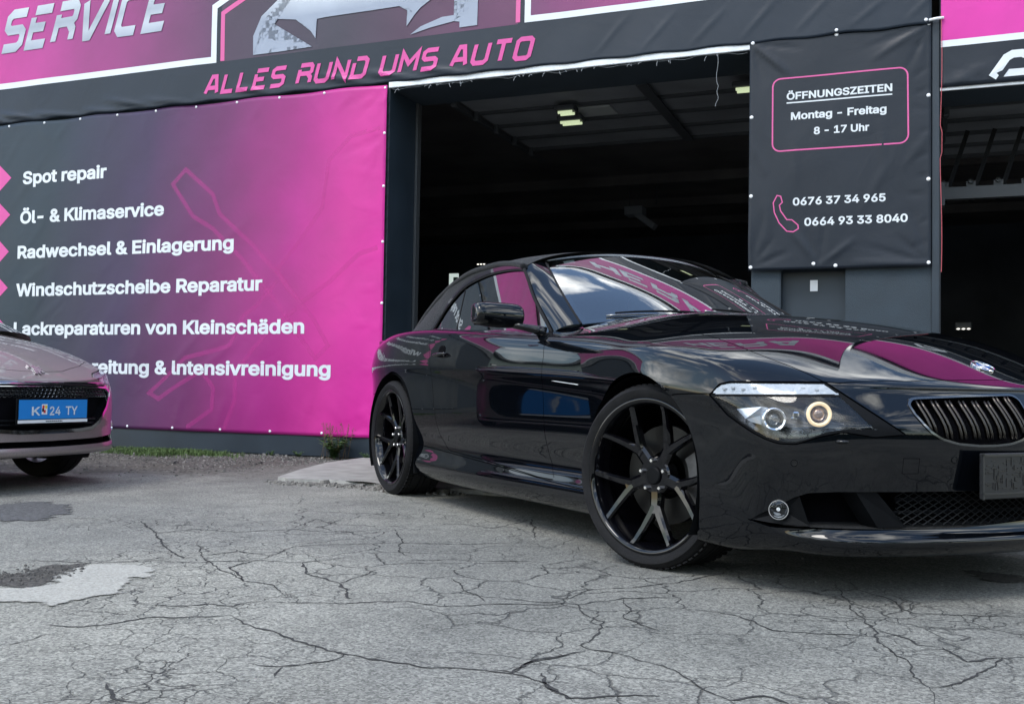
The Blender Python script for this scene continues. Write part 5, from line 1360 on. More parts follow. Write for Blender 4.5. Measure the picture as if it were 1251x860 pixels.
    for _ in range(210):
        y = rnd.uniform(-hw+.02,hw-.02); z = rnd.uniform(z0+.026,z1-.016)
        a,b = (rnd.uniform(.006,.028),.0022) if rnd.random()<.5 else (.0022,rnd.uniform(.006,.028))
        box(bm, (xp+.0068,y,min(max(z,z0+.028+b/2),z1-.014-b/2)),(.002,a,b))
    obj('ridge', bm, M['plate_ridge'], pl, kind='stuff')
    bm = bmesh.new(); box(bm, (xp-.02,0,.41),(.04,.46,.10)); obj('bracket', bm, M['black_plastic'], pl)
M['grit_plastic'] = mat('gritty_plastic', (.02,.021,.022), .6, noise=(160,.8), bump=(300,1.0))
M['mesh_plastic'] = mat('mesh_plastic', (.012,.013,.014), .4, spec=.3)
M['frost'] = mat('frosted_bulb', (.8,.8,.78), .2)
M['plate_grey'] = mat('plate_grey', (.008,.009,.011), .5, noise=(60,.4)); M['plate_edge'] = mat('plate_edge', (.018,.020,.022), .35); M['plate_ridge'] = mat('plate_ridge', (.010,.010,.011), .4)
build_intake()
# ------------------------------------------------------------------ headlight internals
M['lamp_bright'] = mat('lamp_bright', (.62,.66,.72), .22, .6)
def build_headlight(s):
    H = [o for o in BMW.children if o.name.startswith('headlight')][0 if s < 0 else 1]
    def surf_pt(w, z): return Vector((front_x(w,z), s*w, z))
    for (x,w,z,R,glow) in ((.643,.829,.571,.040,False),(.742,.734,.590,.040,True)):
        F = Vector((.86, s*.50, .0)).normalized()
        c = Vector((x,s*w,z)) - F*.038
        mt = Matrix.Translation(c) @ F.to_track_quat('X','Z').to_matrix().to_4x4()
        parts = [('ring', M['halo_ring'] if glow else M['chrome'], [(.004,R),(.010,R-.002),(.012,R-.006),(.009,R-.011),(.002,R-.012)], False),
                 ('shroud', M['lamp_bright'], [(.004,R),(-.05,R-.004)], False),
                 ('bowl', M['chrome'] if glow else M['dark_chrome'], [(.004,R-.011),(-.012,R-.016),(-.03,R-.028)], True)]
        for nm,m_,prof,cap in parts:
            bm = bmesh.new(); r = lathe(bm, prof, 48, axis='X')
            if cap: bm.faces.new(r[-1])
            bm.transform(mt); obj(nm, bm, m_, H, smooth=True, sharp=45)
        bm = bmesh.new(); r = lathe(bm, [(-.024,R-.015),(-.010,R-.017),(.000,R-.022),(.004,R-.030),(.005,R-.038)], 40, axis='X'); bm.faces.new(r[-1]); bm.transform(mt)
        obj('projector', bm, M['projector_amber'] if glow else M['projector'], H, smooth=True)
    # outer wing reflector and bridge between the lamps
    bm = bmesh.new()
    P = [(.49,.862,.600),(.60,.845,.610),(.64,.80,.60),(.60,.815,.545),(.53,.86,.565)]
    vs = [bm.verts.new((x-.03, s*(w-.02), z)) for x,w,z in P]; bm.faces.new(vs); obj('wing_reflector', bm, M['lamp_bright'], H)
    bm = bmesh.new(); box(bm, (.665,s*.765,.588),(.02,.07,.018), rot=(0,0,-s*.75), bevel=.004); box(bm, (.66,s*.77,.575),(.02,.05,.010), rot=(0,0,-s*.75), bevel=.003); obj('bridge', bm, M['chrome'], H, smooth=True, sharp=30)
    bm = bmesh.new()
    for k in range(5):
        a = Vector((.80-.02*k, s*(.66-.004*k), .560+.007*k)); b = Vector((.745, s*(.705), .562+.008*k)); tube(bm, [a-Vector((.05,s*.01,0)), b-Vector((.05,s*.01,0))], .0016, 4)
    obj('fin', bm, M['satin_metal'], H)
    # LED blocks in the strip
    for k in range(9):
        bm = bmesh.new(); t = k/8.; x = .455+t*.235; w = .868-.165*t**1.25; 
        h = BODY_BVH.find_nearest(Vector((x,-w,.668)))[0]
        box(bm, (h.x-.004, s*-h.y, .666+.004*(k%2)), (.012,.016,.006), rot=(0,0,-s*.7)); obj('led', bm, M['led_clear'], H)
M['halo_ring'] = mat('halo_ring', (.55,.48,.34), .3, emit=((1,.70,.34),.34)); M['projector'] = mat('projector_glass', (.02,.025,.03), .03, coat=1); M['projector_amber'] = mat('projector_glass_lit', (.30,.20,.15), .12, .6, coat=1)
M['led_clear'] = mat('led_clear', (.35,.38,.42), .1, coat=1)
for s in (-1,1): build_headlight(s)
# ------------------------------------------------------------------ bonnet roundel, marker, handles
def build_badges():
    n = Vector((.46,0,.89)).normalized()
    z = top_z(.742,0); n = Vector((-(top_z(.762,0)-top_z(.722,0))/.04,0,1)).normalized()
    mt = Matrix.Translation(Vector((.742,0,z))) @ n.to_track_quat('Z','Y').to_matrix().to_4x4()
    bm = bmesh.new(); r = lathe(bm, [(-.002,.041),(.004,.041),(.006,.039),(.0055,.0365),(.004,.036)], 48, axis='Z'); bm.transform(mt); bd = obj('bonnet_roundel', bm, M['chrome'], BMW, smooth=True, sharp=40)
    bm = bmesh.new(); r = lathe(bm, [(.004,.036),(.0045,.026)], 48, axis='Z'); bm.transform(mt); obj('band', bm, M['gloss_black'], bd, smooth=True)
    bm = bmesh.new(); r = lathe(bm, [(.0045,.0255),(.0055,.0245)], 48, axis='Z'); bm.transform(mt); obj('inner_ring', bm, M['chrome'], bd)
    for q in range(4):
        bm = bmesh.new(); c = bm.verts.new((0,0,.0052)); a = [bm.verts.new((.0245*cos(t),.0245*sin(t),.0052)) for t in np.linspace(q*pi/2,(q+1)*pi/2,9)]
        for k in range(8): bm.faces.new((c,a[k],a[k+1]))
        bm.transform(mt); obj('field', bm, M['blue_enamel'] if q%2 else M['white_enamel'], bd)
    bm = bmesh.new()
    for ch,t in (('B',125),('M',90),('W',55)): pass
    bm.free()
    for s in (-1,1):
        # slim side marker strip on the fender, along the crease
        bm = bmesh.new(); A = []
        for x in np.linspace(-.715,-.50,9):
            z = .6925+(x+.725)*-.075; w = side_w(x,z); A.append((x, s*(w+.0015), z))
        tube(bm, A, .0040, 6, flat=.5, up=(0,0,1)); obj('side_marker', bm, M['marker'], BMW, smooth=True)
        # door handle: recess cup, grip
        x0,z0 = -1.895,.833
        w = side_w(x0,z0)
        bm = bmesh.new(); bmesh.ops.create_uvsphere(bm, u_segments=24, v_segments=12, radius=1, matrix=Matrix.Translation((x0,s*(w-.002),z0+.012))@Matrix.Diagonal((.050,.006,.036,1))); hd = obj('door_handle', bm, M['matte_black'], BMW, smooth=True)
        bm = bmesh.new(); pts = []
        for t in np.linspace(-1,1,13): pts.append((x0+t*.078, s*(side_w(x0+t*.078,z0)+.030*(1-t**4)-.002), z0-.002+.004*t))
        tube(bm, pts, [.007+.008*(1-abs(t)**3) for t in np.linspace(-1,1,13)], 10, flat=.6, up=(0,0,1)); obj('grip', bm, M['black_paint'], hd, smooth=True)
        bm = bmesh.new(); r = lathe(bm, [(s*(w+.012),.010),(s*(w+.016),.008)], 16, center=(x0+.055,0,z0)); bm.faces.new(r[-1]); obj('lock', bm, M['satin_metal'], hd)
M['blue_enamel'] = mat('blue_enamel', (.02,.12,.40), .15, coat=1); M['white_enamel'] = mat('white_enamel', (.75,.77,.78), .15, coat=1); M['marker'] = mat('marker_lens', (.6,.62,.62), .15, coat=1)
build_badges()
# ------------------------------------------------------------------ greenhouse
def curve(P, n=14): return catmull(P, n)
def resample(C, n):
    C = np.array(C); d = np.r_[0,np.cumsum(np.linalg.norm(np.diff(C,axis=0),axis=1))]; t = np.linspace(0,d[-1],n)
    return np.stack([np.interp(t,d,C[:,k]) for k in range(3)],1)
WS_SIDE = [(-.765,.708,.948),(-.86,.690,1.003),(-1.00,.660,1.085),(-1.16,.618,1.175),(-1.31,.575,1.258),(-1.425,.540,1.312)]
WIN_FRONT = [(-.900,.786,.912),(-.970,.774,.962),(-1.07,.758,1.030),(-1.18,.739,1.110),(-1.27,.718,1.190),(-1.345,.702,1.252)]
GW = lambda x,z: .786-(z-.95)*.27-.010*((x+1.6)/.7)**2
def build_greenhouse():
    NU, NV = 33, 17
    side = resample(curve(WS_SIDE), NV)
    def ws(u, v):
        # u -1..1 lateral, v 0..1 base to header
        e = np.array([np.interp(v, np.linspace(0,1,NV), side[:,k]) for k in range(3)])
        cx = -.60+(-1.335+.60)*v; cz = .990+(1.362-.990)*v + .018*sin(pi*v)
        c = np.array([cx - .0, 0, cz]); a = abs(u)
        k = a**2.2
        x = c[0]+(e[0]-c[0])*k; y = e[1]*u; z = c[2]+(e[2]-c[2])*a**2.4
        return (x, y, z)
    v,f = grid_from(lambda a,b: ws(2*a-1, b), NU*2-1, NV*2-1)
    scr = pydata('windscreen', v, f, M['screen_glass'], BMW, smooth=True)
    # black ceramic border under the glass and header trim
    bm = bmesh.new()
    def strip(fn1, fn2, n, bm):
        a = [bm.verts.new(fn1(t)) for t in np.linspace(0,1,n)]; b = [bm.verts.new(fn2(t)) for t in np.linspace(0,1,n)]
        for k in range(n-1): bm.faces.new((a[k],a[k+1],b[k+1],b[k]))
    off = lambda p,d=.004: (p[0]-.0*d, p[1], p[2]-d)
    strip(lambda t: off(ws(2*t-1,0)), lambda t: off(ws((2*t-1)*.975,.055)), 65, bm)
    strip(lambda t: off(ws(2*t-1,1)), lambda t: off(ws((2*t-1)*.975,.955)), 65, bm)
    for s in (-1,1): strip(lambda t: off(ws(s,t)), lambda t: off(ws(s*.968,t)), 40, bm)
    obj('screen_border', bm, M['gloss_black'], scr, smooth=True)
    bm = bmesh.new(); tube(bm, [Vector(ws(u,1.0))+Vector((-.006,0,.002)) for u in np.linspace(-1.0,1.0,60)], .0065, 6); obj('header_trim', bm, M['satin_trim'], BMW, smooth=True)
    for s in (-1,1):
        bm = bmesh.new(); tube(bm, [Vector(ws(s,t))+Vector((-.004,s*.006,.002)) for t in np.linspace(0,1,24)], .006, 6); obj('screen_seal', bm, M['rubber'], BMW, smooth=True)
    # small toll/parking stickers behind the glass at the header corner
    p0 = Vector(ws(-.86,.955)); p1 = Vector(ws(-.76,.955)); p2 = Vector(ws(-.76,.90)); p3 = Vector(ws(-.86,.90))
    bm = bmesh.new(); bm.faces.new([bm.verts.new(p-Vector((0,0,.003))) for p in (p0,p1,p2,p3)]); obj('sticker', bm, M['paper'], scr)
    a = [Vector(ws(-.97+.07*q,.86-.035*q)) for q in (0,1)]
    bm = bmesh.new(); bm.faces.new([bm.verts.new(Vector(ws(u,t))-Vector((0,0,.003))) for u,t in ((-.93,.87),(-.87,.87),(-.87,.83),(-.93,.83))]); obj('sticker', bm, M['paper'], scr)
    # A pillars
    for s in (-1,1):
        E1 = resample(curve(WS_SIDE), 30); E2 = resample(curve(WIN_FRONT), 30)
        vv = []; ff = []; m = 9
        for i in range(30):
            a = E1[i]+np.array([0,.010,.0]); b = E2[i]
            nrm = np.array([.35,.85,.40])
            for j in range(m):
                t = j/(m-1); p = a*(1-t)+b*t + nrm*.020*np.sin(pi*min(1,t*1.05))**.8
                vv.append((p[0], s*p[1], p[2]))
        for i in range(29):
            for j in range(m-1): q = i*m+j; ff.append((q,q+1,q+m+1,q+m))
        pydata('windscreen_pillar', vv, ff, M['black_paint'], BMW, smooth=True)
        # rubber edge along the window front edge
        bm = bmesh.new(); tube(bm, [(p[0],s*(p[1]+.004),p[2]) for p in E2], .008, 6); obj('window_seal', bm, M['rubber'], BMW, smooth=True)
        # triangle at the pillar foot
        tri = [(-.765,.712,.945),(-.70,.735,.925),(-.75,.795,.900),(-.83,.822,.892),(-.905,.796,.915)]
        bm = bmesh.new(); vs = [bm.verts.new((x,s*y,z)) for x,y,z in tri]; bm.faces.new(vs); vs2 = [bm.verts.new((x,s*y,z-.04)) for x,y,z in tri]
        for k in range(5): bm.faces.new((vs[k],vs[(k+1)%5],vs2[(k+1)%5],vs2[k]))
        obj('pillar_foot', bm, M['black_paint'], BMW, smooth=True, sharp=60)
    # rail and belt curves
    RAILX = [-.90,-1.12,-1.25,-1.345,-1.52,-1.70,-1.95,-2.20,-2.45,-2.70,-2.92,-3.12]
    RAILW = [.784,.750,.722,.702,.692,.690,.692,.694,.688,.665,.628,.58]
    RAILZ = [.925,1.070,1.175,1.258,1.292,1.306,1.300,1.262,1.196,1.122,1.065,1.03]
    rw = lambda x: float(pchip(-x, [-q for q in RAILX], RAILW)); rz = lambda x: float(pchip(-x, [-q for q in RAILX], RAILZ))
    bw = lambda x: float(pchip(-x, [.9,1.2,1.7,2.2,2.6,2.9,3.12], [.785,.775,.776,.782,.765,.715,.64]))
    bz = lambda x: float(zsh(x))-.004 if x > -2.9 else float(zsh(x))+.004
    def sidep(x, v):
        a = np.array([x,bw(x),bz(x)]); b = np.array([x,rw(x),rz(x)])
        p = a*(1-v)+b*v; h = (b-a)[2]; z_ = p[2]
        if x > -2.42: 
            k_ = float(np.clip((x+2.42)/.12,0,1)); p[1] = p[1]*(1-k_)+GW(x,z_)*k_
        return p
    CX = [-1.30,-1.5,-1.75,-2.05,-2.35,-2.65,-2.90,-3.08,-3.20]; CZ = [1.360,1.375,1.382,1.378,1.362,1.278,1.170,1.083,1.025]
    cz = lambda x: float(pchip(-x, [-q for q in CX], CZ))
    # header line of the fabric follows the windscreen header
    def roofp(a, b):
        # a: -1..1 lateral; b 0..1 front to back
        u = abs(a); hx = ws(u,1.0)[0]-.012
        x = hx + (-3.16-hx)*b; xe = -1.36 + (-3.12+1.36)*b
        xx = x; W_ = rw(xe if b<1 else -3.12); zr = rz(xe)
        zz = zr + (cz(x)-zr)*(1-u**3.2)
        return (xx*(1-u**4)+xe*u**4, a*W_, zz+.012*(1-u**6))
    def tone(): pass
    v,f = grid_from(lambda a,b: roofp(2*a-1,b), 49, 61)
    top = pydata('soft_top', v, f, M['soft_top'], BMW, smooth=True)
    # seams across the fabric, header lip, rear window, antenna fin
    bm = bmesh.new()
    for b in (.34,.66): tube(bm, [Vector(roofp(a,b))+Vector((0,0,.001)) for a in np.linspace(-.97,.97,40)], .0045, 5)
    obj('seam', bm, M['soft_top'], top, smooth=True)
    v,f = grid_from(lambda a,b: tuple(Vector(roofp((2*a-1)*.62,.80+.14*b))+Vector((-.004,0,.006))), 13, 5); pydata('rear_window', v, f, M['window_glass'], BMW, smooth=True)
    for s in (-1,1):
        win_top = resample(curve([(-1.345,0,1.252),(-1.44,0,1.263),(-1.60,0,1.270),(-1.80,0,1.265),(-2.03,0,1.232),(-2.16,0,1.180),(-2.29,0,1.090),(-2.375,0,.985)]), 60)
        winpoly = [(-.90,.90)]+[(p[0],p[2]) for p in resample(curve(WIN_FRONT),24)]+[(p[0],p[2]) for p in win_top]+[(-2.385,.90)]
        def top_side(x):
            return rz(x)
        # full side surface, cut by the window outline
        bm = bmesh.new(); NX,NZ = 120,28; g = []
        for i in range(NX):
            x = -.92-(3.12-.92)*i/(NX-1); g.append([bm.verts.new(tuple(sidep(x,j/(NZ-1)))) for j in range(NZ)])
        for i in range(NX-1):
            for j in range(NZ-1): bm.faces.new((g[i][j],g[i+1][j],g[i+1][j+1],g[i][j+1]))
        for v in bm.verts: v.co.y = -v.co.y
        fn = lambda c: sdpoly(np.stack([c[:,0],c[:,2]],1), winpoly)
        div = [(-2.02,.90),(-2.03,.98),(-2.045,1.10),(-2.07,1.30)]
        cut(bm, lambda c: fn(c)+.010); cut(bm, lambda c: fn(c)-.0); cut(bm, lambda c: fn(c)-.022)
        fd = lambda c: sdline(np.stack([c[:,0],c[:,2]],1), div)
        cut(bm, lambda c: fd(c)-.004); cut(bm, lambda c: fd(c)+.004)
        bm.faces.ensure_lookup_table(); C = centroids(bm); F_ = fn(C); D_ = fd(C)
        def sub(sel, name, m_, off, parent=BMW):
            vid = {}; vv = []; ff = []
            for fi in sel:
                q = []
                for w in bm.faces[fi].verts:
                    if w.index not in vid: vid[w.index] = len(vv); vv.append((w.co.x, (w.co.y-off)*(1 if s<0 else -1), w.co.z))
                    q.append(vid[w.index])
                ff.append(q)
            o = pydata(name, vv, ff, m_, parent, smooth=True); return o
        bm.verts.index_update()
        sub(np.nonzero((F_ < -.010)&(D_ < -.004))[0], 'door_window', M['window_glass'], -.006) if True else None
        sub(np.nonzero((F_ < -.010)&(D_ > .004))[0], 'quarter_window', M['window_glass'], -.006)
        sub(np.nonzero((F_ < -.010)&(np.abs(D_) < .004))[0], 'window_divider', M['rubber'], -.004)
        sub(np.nonzero((F_ > -.010)&(F_ < .0))[0], 'window_seal', M['rubber'], .003)
        sub(np.nonzero((F_ > 0)&(F_ < .022)&(C[:,0] < -1.33))[0], 'window_frame', M['gloss_black'], .006)
        sub(np.nonzero((F_ > 0.022)&(C[:,0] < -1.33))[0], 'soft_top_side', M['soft_top'], .004)
        bm.free()
        # belt moulding
        bm = bmesh.new(); tube(bm, [(x, s*(bw(x)+.010), bz(x)+.004) for x in np.linspace(-.92,-2.40,40)], .0065, 6, flat=.8); obj('belt_moulding', bm, M['gloss_black'], BMW, smooth=True)
        # rail tube hides the joint of side and roof fabric
        bm = bmesh.new(); tube(bm, [(x, s*(rw(x)-.001), rz(x)+.004) for x in np.linspace(-1.35,-3.10,50)], .016, 8); obj('roof_edge', bm, M['soft_top'], BMW, smooth=True)
        # strip between roof side and shoulder behind the window
    # cowl, wipers
    v,f = grid_from(lambda a,b: ((-.52-.30*abs(2*a-1)**2.2)+(-.10)*b, .70*(2*a-1), .992-.050*abs(2*a-1)**2-.018+.004*b), 33, 3); pydata('cowl', v, f, M['black_plastic'], BMW, smooth=True)
    def wiper(u0,v0,u1,v1):
        P = [Vector(ws(u0+(u1-u0)*t, v0+(v1-v0)*t))+Vector((.012,0,.016+.006*sin(pi*t))) for t in np.linspace(0,1,14)]
        bm = bmesh.new(); tube(bm, P, [.004+.004*(1-t) for t in np.linspace(0,1,14)], 6); w = obj('wiper_arm', bm, M['black_plastic'], BMW, smooth=True)
        P = [Vector(ws(u0+(u1-u0)*t, v0+(v1-v0)*t))+Vector((.004,0,.006)) for t in np.linspace(.18,1.06,14)]
        bm = bmesh.new(); tube(bm, P, .005, 5); obj('wiper_blade', bm, M['satin_trim'], w, smooth=True)
    wiper(-.02,-.01,-.80,.055); wiper(.60,-.01,-.12,.075)
    # door mirrors
    for s in (-1,1):
        mr = empty('door_mirror', (-.985, s*1.025, .985)); mr.parent = BMW
        V_ = []; Fc = []
        # rounded box cage
        prof = [(-.115,.62),(-.108,.88),(-.07,1.0),(.0,1.0),(.07,.96),(.112,.84),(.122,.55)]
        bm = bmesh.new(); rings = []
        for yy,k in prof:
            ring = []
            h = .058*k; d = .055*k**.7
            for (a,b) in ((-1,-.55),(-.95,-.95),(-.2,-1.0),(.55,-.92),(.95,-.45),(1.0,.25),(.65,.85),(-.1,1.05),(-.9,.95),(-1,.5)):
                ring.append(bm.verts.new((a*d+.010, -yy if s<0 else yy, b*h + (.004 if yy>0 else 0))))
            rings.append(ring)
        for i in range(len(rings)-1):
            for k in range(10): bm.faces.new((rings[i][k],rings[i][(k+1)%10],rings[i+1][(k+1)%10],rings[i+1][k]))
        bm.faces.new(rings[0]); bm.faces.new(rings[-1][::-1])
        bmesh.ops.recalc_face_normals(bm, faces=bm.faces[:])
        me = bpy.data.meshes.new('housing'); bm.to_mesh(me); bm.free()
        o = link('housing', me, M['black_paint'], mr); md = o.modifiers.new('s','SUBSURF'); md.levels = 2; md.render_levels = 3
        for p in me.polygons: p.use_smooth = True
        bm = bmesh.new(); v4 = [bm.verts.new((-.049, yy, zz)) for yy,zz in ((-.095,-.045),(.095,-.045),(.095,.045),(-.095,.045))]; bm.faces.new(v4); obj('mirror_glass', bm, M['chrome'], mr)
        # foot to the door
        bm = bmesh.new(); y_in = .805-1.025
        tube(bm, [(.030,s*(-.07),-.040),(.045,s*(-.115),-.052),(.060,s*(-.16),-.060),(.075,s*(-.205),-.075)], [.024,.020,.024,.036], 12, flat=.8)
        obj('mirror_arm', bm, M['black_paint'], mr, smooth=True)
        bm = bmesh.new(); v5 = [(-.86,.815,.905),(-.985,.796,.938),(-1.03,.800,.915),(-1.04,.840,.885),(-.95,.868,.850),(-.87,.862,.850)]
        a = [bm.verts.new((x+.985, s*(y+.016)-s*1.025, z-.985)) for x,y,z in v5]; b = [bm.verts.new((x+.985, s*(y-.05)-s*1.025, z-.985)) for x,y,z in v5]
        bm.faces.new(a); 
        for k in range(6): bm.faces.new((a[k],a[(k+1)%6],b[(k+1)%6],b[k]))
        obj('mirror_base', bm, M['gloss_black'], mr, smooth=True, sharp=50)
    # interior
    bm = bmesh.new(); box(bm, (-1.9,0,.50),(2.3,1.46,.5)); 
    it = obj('cabin_tub', bm, M['matte_black'], BMW)
    v,f = grid_from(lambda a,b: (-.66-.42*b-.08*abs(2*a-1)**2, .74*(2*a-1), .955-.015*b+.02*(b>.9)-.03*abs(2*a-1)**2), 21, 7); pydata('dashboard', v, f, M['interior'], BMW, smooth=True)
    for yy in (-.37,.37):
        for x,w_ in ((-1.75,.48),(-2.55,.44)):
            bm = bmesh.new(); box(bm, (x,yy,.86),(.13,w_,.42), rot=(0,-.28,0), bevel=.05, seg=3); box(bm, (x-.07,yy,1.13),(.09,.26,.16), rot=(0,-.2,0), bevel=.035, seg=3)
            if x < -2: 
                for v in bm.verts: v.co.z -= .10
            obj('seat', bm, M['seat_leather'], BMW, smooth=True, sharp=60)
    bm = bmesh.new(); C0 = Vector((-1.22,.37,.93)); R_ = Matrix.Rotation(radians(-65),3,'Y')
    tube(bm, [C0+R_@Vector((.185*cos(t),.185*sin(t),0)) for t in np.linspace(0,2*pi,33)[:-1]], .015, 8, closed=True)
    for t in (0,pi/2*1.3,pi,-pi/2): tube(bm, [C0+R_@Vector((.03*cos(t),.03*sin(t),-.02)), C0+R_@Vector((.18*cos(t),.18*sin(t),0))], .014, 6)
    obj('steering_wheel', bm, M['interior'], BMW, smooth=True)
    bm = bmesh.new(); box(bm, (-1.36,0,1.285),(.03,.22,.06), bevel=.012, seg=2); obj('rear_view_mirror', bm, M['black_plastic'], BMW, smooth=True, sharp=50)
build_greenhouse()
# ------------------------------------------------------------------ rose-grey hatchback parked along the wall
HB = empty('parked_car', (-3.50,6.335,0), radians(-22.2), 'metallic rose-grey hatchback with light blue number plate, cut by the left picture edge', 'car')
M['lamp_silver'] = mat('lamp_silver', (.72,.72,.75), .3, .5, bump=(45,1.0))
def build_hatch():
    wm = lambda x: float(pchip(x, [-3.2,-3.0,-2.6,-2.2,-1.6,-.8,-.2,.1,.35,.55], [.66,.76,.835,.862,.862,.862,.866,.866,.84,.78]))
    zs = lambda x: float(pchip(x, [-3.2,-2.6,-1.8,-.9,-.4,-.1,.15,.35,.5], [.93,.99,.97,.93,.90,.87,.83,.78,.73]))
    zc_ = lambda x: float(pchip(x, [-3.2,-2.6,-.9,-.55,-.3,0,.25,.45,.62,.72], [.96,1.0,1.0,1.0,.998,.97,.905,.845,.785,.735]))
    JT_ = [0,.2,.42,.62,.8,.92,1.0]; INS = [-.03,-.012,-.004,0,-.012,-.03,-.075]
    def col(x):
        w = wm(x); z1 = zs(x); return [(x,w-.10,.17),(x,w-.05,.185),(x,w-.02,.24)]+[(x,w+s,.32+(z1-.32)*t) for t,s in zip(JT_,INS)]
    X_ = [-3.05,-2.8,-2.54,-2.2,-1.7,-1.2,-.7,-.35,-.1,.12,.34,.52]
    SD = [col(x) for x in X_]
    zf_ = [.205,.215,.245,.285,.36,.45,.54,.60,.645,.685]
    CO = [(.50+cx,.785+cw,z) for cx,cw,z in zip([-.04,0,.005,0,0,0,0,-.01,-.025,-.05],[-.06,-.015,-.01,-.01,-.005,0,0,-.01,-.03,-.06],[.20,.215,.25,.29,.36,.45,.54,.61,.67,.72])]
    prof = [-.05,.0,.012,.0,-.004,.0,-.006,-.022,-.045,-.085]
    FR = [CO]+[[(xn+p,w,z+dz*(q/9.)) for q,(p,z) in enumerate(zip(prof,zf_))] for xn,w,dz in ((.680,.64,.045),(.778,.45,.02),(.823,.23,.004),(.832,0,0))]
    SD[-1] = CO
    TP = []
    for x in X_[:-1]:
        s = SD[X_.index(x)][-1]; f = min(1,max(0,(x+.1)/.56))**2; row = [s]
        for q,(a,l,nx) in enumerate(zip((.86,.60,.33,0),(.36,.75,.93,1),(.53,.63,.70,.74))):
            xx = x+f*(nx-.46)*.8*(q+1)/4; row.append((xx,s[1]*a,s[2]+(zc_(xx)-s[2])*l))
        TP.append(row)
    TP.append([FR[k][-1] for k in range(5)])
    RR = [[(-3.08,.62,.24),(-3.10,.66,.27)]+[(-3.10,.70,z) for z in (.33,.42,.52,.62,.72,.82,.90,.96)]]; SD[0] = RR[0]
    for xn,w in ((-3.17,.52),(-3.20,.35),(-3.215,.18),(-3.22,0)): RR.append([(xn+(.03 if q<2 else 0),w,RR[0][q][2]) for q in range(10)])
    TP[0] = [RR[k][-1] for k in range(5)]
    V_,F_ = make_cage(SD,TP,FR,RR)
    bm, nl = half_body(V_,F_,4)
    m_ = cc_interp(V_,F_,2,3); bv = BVHTree.FromPolygons([tuple(v.co) for v in m_.vertices], [tuple(q.vertices) for q in m_.polygons]); bpy.data.meshes.remove(m_)
    def fx(w,z):
        h = bv.ray_cast(Vector((3,-w,z)),Vector((-1,0,0))); return h[0].x if h[0] else .6
    def tz(x,w):
        h = bv.ray_cast(Vector((x,-w,3)),Vector((0,0,-1))); return h[0].z if h[0] else .8
    XW = lambda c: np.stack([c[:,0],-c[:,1]],1); WZ = lambda c: np.stack([-c[:,1],c[:,2]],1); XZ = lambda c: np.stack([c[:,0],c[:,2]],1)
    HS = lambda c: np.stack([-c[:,1]*.707-c[:,0]*.707,c[:,2]],1)
    G = .002
    arF = lambda c: np.hypot(c[:,0],c[:,2]-.30)-.335; arR = lambda c: np.hypot(c[:,0]+2.54,c[:,2]-.30)-.335
    sm = lambda c: -c[:,1] > .5
    cut(bm,arF,sm); cut(bm,arR,sm); bm.faces.ensure_lookup_table(); C = centroids(bm)
    bmesh.ops.delete(bm,geom=[bm.faces[i] for i in np.nonzero(((arF(C)<0)|(arR(C)<0))&sm(C))[0]],context='FACES')
    grille = [(-.1,.622),(.40,.618),(.52,.610),(.555,.585),(.50,.50),(.41,.41),(.345,.378),(.22,.368),(-.1,.365)]
    intake = [(-.1,.300),(.40,.305),(.62,.318),(.69,.312),(.69,.290),(.60,.276),(.40,.268),(-.1,.264)]
    GR = lambda c: sdpoly(WZ(c),grille); IN = lambda c: sdpoly(WZ(c),intake); fm = lambda c: c[:,0] > .3
    bon = [(-.05,-.1),(-.06,.5),(-.10,.70),(0,.725),(.3,.70),(.48,.60),(.60,.43),(.695,.20),(.725,-.1)]
    BN = lambda c: sdpoly(XW(c),bon); tm = lambda c: c[:,2] > .64
    hl = [(.47,.80),(.28,.785),(.08,.75),(-.17,.708),(-.225,.685),(-.15,.645),(.08,.615),(.22,.645),(.38,.73)]
    HL = lambda c: sdpoly(HS(c),hl); hm = lambda c: (c[:,0] > -.1)&(-c[:,1] > .3)
    cab = [(-.07,-.1),(-.09,.5),(-.16,.68),(-.50,.75),(-2.9,.74),(-3.05,.6),(-3.1,-.1)]; CB = lambda c: sdpoly(XW(c),cab); cm = lambda c: c[:,2] > .84
    dr = [(-.42,1.1),(-.42,.45),(-.36,.25),(-1.42,.25),(-1.44,1.1)]; DR = lambda c: sdpoly(XZ(c),dr); dm = lambda c: (-c[:,1]>.6)&(c[:,0]<-.2)&(c[:,0]>-1.6)
    cut(bm,CB,cm); bm.faces.ensure_lookup_table(); C = centroids(bm); bmesh.ops.delete(bm,geom=[bm.faces[i] for i in np.nonzero((CB(C)<0)&cm(C))[0]],context='FACES')
    for fn,mk in ((HL,hm),(BN,tm),(DR,dm)):
        for s in (-G,G): cut(bm,lambda c,fn=fn,s=s: fn(c)-s,mk)
    cut(bm,GR,fm); cut(bm,lambda c: GR(c)-.022,fm); cut(bm,IN,fm)
    bm.verts.index_update(); bm.faces.ensure_lookup_table(); bm.normal_update(); C = centroids(bm)
    lab = np.array(['shell']*len(C),dtype=object)
    lab[dm(C)&(DR(C)<0)] = 'door'; lab[(C[:,0]>.06)&(C[:,2]<.665)&((-C[:,1]<.75)|(C[:,0]>.15))] = 'bumper'
    lab[tm(C)&(BN(C)<0)] = 'bonnet'; lab[hm(C)&(HL(C)<0)] = 'lamp'
    lab[fm(C)&(GR(C)<.022)] = 'ring'; lab[fm(C)&(GR(C)<0)] = 'grille'; lab[fm(C)&(IN(C)<0)] = 'intake'
    gap = (hm(C)&(np.abs(HL(C))<G*.98))|(tm(C)&(np.abs(BN(C))<G*.98))|(dm(C)&(np.abs(DR(C))<G*.98)); lab[gap&~np.isin(lab,['ring','grille','intake'])] = 'gap'
    S = lambda *n: np.nonzero(np.isin(lab,n))[0]; P = M['rose_paint']
